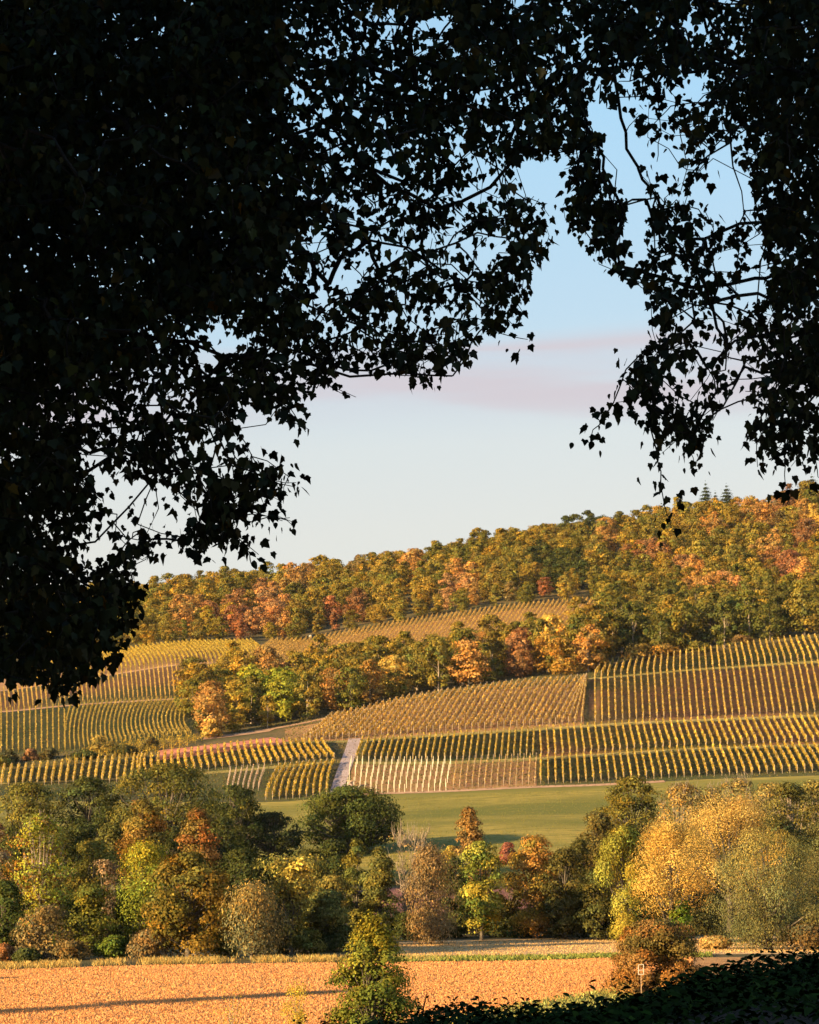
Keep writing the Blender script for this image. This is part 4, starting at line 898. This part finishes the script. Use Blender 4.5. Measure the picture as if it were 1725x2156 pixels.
MAPLE = np.array([(0, .0), (.20, -.06), (.40, .04), (.38, .18), (.50, .44), (.33, .44), (.27, .52), (.17, .72), (0, .98), (-.18, .70), (-.27, .52), (-.35, .45), (-.52, .40), (-.40, .17), (-.41, .02), (-.19, -.07)])
OVATE = np.array([(0, 0), (.22, .08), (.34, .28), (.31, .52), (.18, .76), (0, 1.0), (-.19, .75), (-.33, .5), (-.34, .26), (-.2, .07)])
def leaf_geo(P, dirs, nrm, size, shape, r):
    """flat-ish leaves with a fold and droop; P = stalk end"""
    n = len(P); t = dirs; b = norm(np.cross(nrm, t)); nn = np.cross(t, b); k = len(shape)
    fold = (r.uniform(-.1, .45, n))[:, None]; curl = (r.uniform(-.1, .35, n))[:, None]
    V = np.empty((n, k, 3))
    for i, (x, y) in enumerate(shape):
        V[:, i] = P + (b * x + t * y + nn * (abs(x) * fold - y * y * curl)) * size[:, None]
    V = V.reshape(-1, 3); a = np.arange(n)[:, None] * k
    # two halves sharing the midrib
    m = k // 2 if k == 16 else 5
    f1 = a + np.arange(0, m + 1)[None]; f2 = a + np.array(list(range(m, k)) + [0])[None]
    return V, [f1, f2]
def canopy(name, label, poly, regs, root, seed, n_cl, per, ymin, ymax, size, maple_frac, limbs, extra, strands, hollow=1.0):
    r = np.random.default_rng(seed)
    # clump centres in the crown volume seen inside the outline
    us, vs = [], []
    xs = [q[0] for p_, w_ in regs for q in p_]; ys = [q[1] for p_, w_ in regs for q in p_]
    while len(us) < n_cl:
        u = r.uniform(max(min(xs), -250), min(max(xs), 1950), 4000); v = r.uniform(-200, max(ys), 4000)
        kf = keepfac(u, v) * np.minimum(dens(u, v, regs), 3) / 3; k = r.random(4000) < kf; us += list(u[k]); vs += list(v[k])
    u = np.array(us[:n_cl]); v = np.array(vs[:n_cl]); Y = r.uniform(ymin, ymax, n_cl)
    CP = unproj(u, v, Y)
    # crown beyond the frame, sparser
    ne = n_cl // 4; ue, ve = [], []
    while len(ue) < ne:
        a = r.uniform(min(xs), max(xs), 3000); b = r.uniform(min(ys), max(ys), 3000)
        k = (dens(a, b, regs) > 0) & ((a < -60) | (a > 1790) | (b < -60)); ue += list(a[k]); ve += list(b[k])
    CE = unproj(np.array(ue[:ne]), np.array(ve[:ne]), r.uniform(ymin - 1, ymax + 2, ne))
    allp = [np.array(root, float)]
    par = [-1]; fixed = []
    for lb in limbs:                                     # main limbs as chains of nodes
        prev = 0
        pts = np.array([unproj(a, b, c) for a, b, c in lb]); first = True
        for p in pts:
            st = allp[prev] if not first else None
            if first:
                j = int(np.argmin([np.linalg.norm(p - q) for q in allp])); prev = j; st = allp[j]; first = False
            m = max(1, int(np.linalg.norm(p - st) / .35))
            for s in range(1, m + 1):
                allp.append(st + (p - st) * s / m + r.normal(0, .02, 3)); par.append(prev); prev = len(allp) - 1
    nodes = np.array(allp); pts = np.concatenate([CP, CE])
    order = np.argsort(np.linalg.norm((pts - nodes[0]) * [1, 1, 1], axis=1)); pts = pts[order]
    N0 = len(nodes); A = np.empty((N0 + len(pts), 3)); A[:N0] = nodes; par = par + [0] * len(pts); cnt = N0
    droot = np.empty(len(A)); droot[:N0] = np.linalg.norm(nodes - nodes[0], axis=1)
    ok = np.ones(len(pts), bool)
    for i, p in enumerate(pts):
        d = np.linalg.norm(A[:cnt] - p, axis=1) + .25 * droot[:cnt] * 0
        c = np.argsort(d)[:6]
        best = None
        for j in c:
            mid = (A[j] + p) / 2; mu, mv = proj(np.stack([mid, mid * .25 + p * .75]))
            if (dens(mu, mv, regs) > 0).all(): best = int(j); break
        if best is None: best = int(c[0])
        A[cnt] = p; par[cnt] = best; droot[cnt] = np.linalg.norm(p - nodes[0]); cnt += 1
    for st in strands:                                   # hanging strands
        P3 = np.array([unproj(a, b, c) for a, b, c in st]); j = int(np.argmin(np.linalg.norm(A[:cnt] - P3[0], axis=1))); prev = j
        A = np.concatenate([A[:cnt], np.empty((200, 3))])
        cur = A[j]
        for p in P3:
            m = max(1, int(np.linalg.norm(p - cur) / .14)); s0 = cur.copy()
            for s in range(1, m + 1):
                if cnt >= len(A): break
                A[cnt] = s0 + (p - s0) * s / m + r.normal(0, .008, 3); par.insert(cnt, prev) if cnt < len(par) else par.append(prev); prev = cnt; cnt += 1
            cur = p
    A = A[:cnt]; par = np.array(par[:cnt])
    # pipe-model radii
    w = np.ones(cnt) * .35
    for i in range(cnt - 1, 0, -1): w[par[i]] += w[i] if par[i] < i else 0
    rad = .0050 * w**.46
    g = Geo()
    for i in range(1, cnt):
        j = par[i]; a, b = A[j], A[i]; L = np.linalg.norm(a - b)
        if j == 0 and L > 6: continue
        ra = min(rad[j], rad[i] * 1.8); mid = (a + b) / 2 + r.normal(0, .09 * L, 3) - np.array([0, 0, .05 * L]) * 0
        g.tube(np.stack([a, mid, b]), [ra, (ra + rad[i]) / 2, rad[i]], 5 if rad[i] > .02 else 3)
    # trunk off to the side
    rt = np.array(root, float); gz = float(atY(np.array(rt[0]), np.array(max(rt[1], 4.)))[2])
    tg = Geo(); tg.tube([[rt[0], rt[1], gz - .5], [rt[0] + .05, rt[1], gz + 1], [rt[0], rt[1] + .1, (gz + rt[2]) / 2], rt, rt + [.1, 0, 3]], [.62, .48, .42, .34, .22], 12)
    # leaves
    tips = np.arange(N0, cnt); infr = np.ones(len(tips), bool)
    LP, LD = [], []
    for i in tips:
        p = A[i]; q = A[par[i]]; m = per if i < len(A) else per
        f = r.random(m); c = q + (p - q) * (1 - f[:, None] * .9 * min(1, .5 / (np.linalg.norm(p - q) + .01))) 
        stalk = norm(r.normal(size=(m, 3)) + norm(p - q) * .6 + np.array([0, 0, -.35])) * r.uniform(.03, .20, (m, 1))
        LP.append(c + stalk); LD.append(norm(stalk * 4 + np.array([0, 0, -1.1]) + r.normal(0, .45, (m, 3))))
    LP = np.concatenate(LP); LD = np.concatenate(LD)
    sz = size * (.55 + .75 * r.random(len(LP)))
    cu, cv = proj(LP + LD * sz[:, None] * .5)
    nr0 = len(pts) + N0; isstrand = np.repeat(tips >= nr0, per)
    far = (cu < -60) | (cu > 1785) | (cv < -60)
    ju = cu + 13 * np.sin(cu * .11 + cv * .05 + 2) + 9 * np.sin(cv * .21 + cu * .03) + r.normal(0, 3, len(cu)); jv = cv + 13 * np.sin(cv * .09 - cu * .06) + 8 * np.sin(cu * .23) + r.normal(0, 3, len(cu))
    k = (dens(ju, jv, regs) > 0) & (r.random(len(cu)) < keepfac(cu, cv)) | (isstrand & (r.random(len(cu)) < .62)); LP, LD, sz, far = LP[k], LD[k], sz[k], far[k]
    n = len(LP); nr = norm(r.normal(size=(n, 3)) + np.array([0, -.2, .45])); nr = norm(nr - LD * (nr * LD).sum(-1, keepdims=True))
    mp_ = r.random(n) < maple_frac
    Vs, Fs, Ts, off = [], [], [], 0
    for sel, shp, sc in ((mp_, MAPLE, 1.0), (~mp_, OVATE, .82)):
        V, f = leaf_geo(LP[sel], LD[sel], nr[sel], sz[sel] * sc, shp, r); t_ = hsv_j(int(sel.sum()), r, .35, .12)
        warm = r.random(len(t_)) < .04; t_[warm] *= np.array([3.2, 1.6, .6])
        Vs.append(V); Fs += [q + off for q in f]; Ts.append(np.repeat(t_, len(shp), 0)); off += len(V)
    e = link(name, None, loc=(0, 0, 0)); e['label'] = label; e['category'] = 'tree'
    b = np.array([rt[0], rt[1], gz]); e.location = tuple(b)
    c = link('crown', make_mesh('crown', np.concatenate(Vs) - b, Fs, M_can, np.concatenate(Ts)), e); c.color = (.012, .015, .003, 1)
    me = g.mesh('branches', M_darkbark); me.transform(Matrix.Translation(-Vector(b))); link('branches', me, e)
    me = tg.mesh('trunk', M_darkbark); me.transform(Matrix.Translation(-Vector(b))); link('trunk', me, e)
    print(name, 'leaves', n)
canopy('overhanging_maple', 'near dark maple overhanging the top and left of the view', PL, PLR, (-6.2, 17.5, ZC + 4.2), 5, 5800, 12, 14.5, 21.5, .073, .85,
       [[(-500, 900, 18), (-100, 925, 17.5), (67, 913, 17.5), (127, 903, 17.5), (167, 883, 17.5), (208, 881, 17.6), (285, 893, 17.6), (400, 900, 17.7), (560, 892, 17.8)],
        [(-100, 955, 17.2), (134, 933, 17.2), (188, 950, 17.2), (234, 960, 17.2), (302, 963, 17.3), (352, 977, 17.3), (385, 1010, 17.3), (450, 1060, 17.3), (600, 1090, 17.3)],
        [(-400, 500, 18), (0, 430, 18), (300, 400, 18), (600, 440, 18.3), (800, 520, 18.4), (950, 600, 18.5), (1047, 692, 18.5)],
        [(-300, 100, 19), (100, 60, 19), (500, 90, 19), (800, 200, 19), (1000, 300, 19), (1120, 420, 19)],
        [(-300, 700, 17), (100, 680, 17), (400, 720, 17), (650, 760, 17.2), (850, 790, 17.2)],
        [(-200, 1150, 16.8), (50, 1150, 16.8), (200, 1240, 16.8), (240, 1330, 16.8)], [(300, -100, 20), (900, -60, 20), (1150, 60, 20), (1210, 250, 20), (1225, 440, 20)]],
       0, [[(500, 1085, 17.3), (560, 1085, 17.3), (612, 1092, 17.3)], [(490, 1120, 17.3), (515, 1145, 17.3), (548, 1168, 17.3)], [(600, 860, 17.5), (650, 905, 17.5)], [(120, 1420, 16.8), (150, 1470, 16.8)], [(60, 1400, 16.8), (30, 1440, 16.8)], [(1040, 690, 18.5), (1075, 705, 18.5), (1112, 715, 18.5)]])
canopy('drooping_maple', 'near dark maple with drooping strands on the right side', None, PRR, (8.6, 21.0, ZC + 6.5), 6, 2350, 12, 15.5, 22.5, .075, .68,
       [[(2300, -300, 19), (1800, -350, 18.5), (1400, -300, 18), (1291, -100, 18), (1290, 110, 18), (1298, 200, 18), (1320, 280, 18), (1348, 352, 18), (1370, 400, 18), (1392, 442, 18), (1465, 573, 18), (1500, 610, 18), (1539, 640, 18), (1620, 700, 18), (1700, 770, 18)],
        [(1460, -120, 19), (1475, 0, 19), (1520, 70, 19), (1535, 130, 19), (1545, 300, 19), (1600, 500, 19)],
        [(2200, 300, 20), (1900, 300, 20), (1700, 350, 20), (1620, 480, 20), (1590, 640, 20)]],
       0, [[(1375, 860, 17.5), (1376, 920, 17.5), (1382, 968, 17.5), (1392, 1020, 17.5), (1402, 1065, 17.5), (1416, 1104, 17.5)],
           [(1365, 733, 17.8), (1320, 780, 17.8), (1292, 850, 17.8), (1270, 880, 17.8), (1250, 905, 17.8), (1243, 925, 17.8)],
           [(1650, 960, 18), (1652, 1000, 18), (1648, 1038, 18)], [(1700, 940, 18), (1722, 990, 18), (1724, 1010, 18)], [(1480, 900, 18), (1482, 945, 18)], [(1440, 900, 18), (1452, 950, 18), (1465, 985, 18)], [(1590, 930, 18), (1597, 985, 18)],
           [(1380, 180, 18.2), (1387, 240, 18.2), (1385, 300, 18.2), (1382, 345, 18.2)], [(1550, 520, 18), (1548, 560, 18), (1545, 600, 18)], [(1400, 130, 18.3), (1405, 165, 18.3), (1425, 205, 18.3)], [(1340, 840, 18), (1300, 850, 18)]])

# unseen wood added behind and left of viewpoint to shade ground and maples
r = np.random.default_rng(91); SV, SF, ST_, sn = [], [], [], 0
sites = []
per = np.array([-SD[1], SD[0], 0])
for w_ in np.arange(-10, 37, 4.2):
    for s_ in (22, 32, 42):
        q = per * (w_ + r.normal(0, .8)) - SD * (s_ + r.normal(0, 1.5))
        if q[1] < 24: sites.append((q[0], q[1]))
for a in np.arange(-24, 40, 8.): sites.append((a, -14 + r.normal(0, 2)))
for x, y in sites:
    V, Fc, tint, cm, tm, H, R = PROTO[int(r.integers(len(PROTO)))]; s = 1.5
    q = V * s + np.array([x, y, ZC - 3.2 - .12 * max(0, y)]); SV.append(q); SF.append(Fc + sn); ST_.append(tint * np.array(DKGREEN)); sn += len(V)
    # low leafy edge added to block sun under the crowns
    V, Fc, tint, cm, tm, H, R = PROTO[int(r.integers(len(PROTO)))]
    q = V * np.array([.8, .8, .75]) + np.array([x, y, ZC - 5.0]); SV.append(q); SF.append(Fc + sn); ST_.append(tint * np.array(DKGREEN)); sn += len(V)
o = link('shade_woodland', make_mesh('shade_woodland', np.concatenate(SV), np.concatenate(SF), M_leaf, np.concatenate(ST_)), kind='stuff', label='unseen wood added behind the viewpoint to shade the foreground'); o.color = (1, 1, 1, 1)
# two poplars left of the view whose long shadows cross the field
for x, y, H, lab in [(-58, 141, 15.5, 'slim poplar left of the view shading the near field'), (-72, 178., 11, 'slim poplar farther left of the view')]:
    p = atY(np.array(float(x)), np.array(float(y))); V, Fc, tint, C = crown(r, H, 3.2 if x > -60 else 2.0, 'flame', .1, 40, 5000, .5, .7, 0, .6)
    e = tree_thing('poplar_tree', tuple(p), lab); c = link('crown', make_mesh('crown', V, Fc, M_leaf, tint), e); c.color = (*OLIVE, 1)
    link('trunk', trunk_geo(r, H, C, .2, R=1.2).mesh('trunk', M_bark), e)


# evening air
m, t = mat_new('haze_air'); n = t.nodes; o_ = n.new('ShaderNodeOutputMaterial'); v_ = n.new('ShaderNodeVolumePrincipled')
v_.inputs['Density'].default_value = .00002; v_.inputs['Color'].default_value = (.86, .88, .95, 1); v_.inputs['Anisotropy'].default_value = .2
t.links.new(v_.outputs[0], o_.inputs['Volume'])
g = Geo(); g.box((0, 5600, 95), (9500, 6600, 110)); link('haze', g.mesh('haze', m, False), kind='stuff', label='thin evening haze in the valley air')
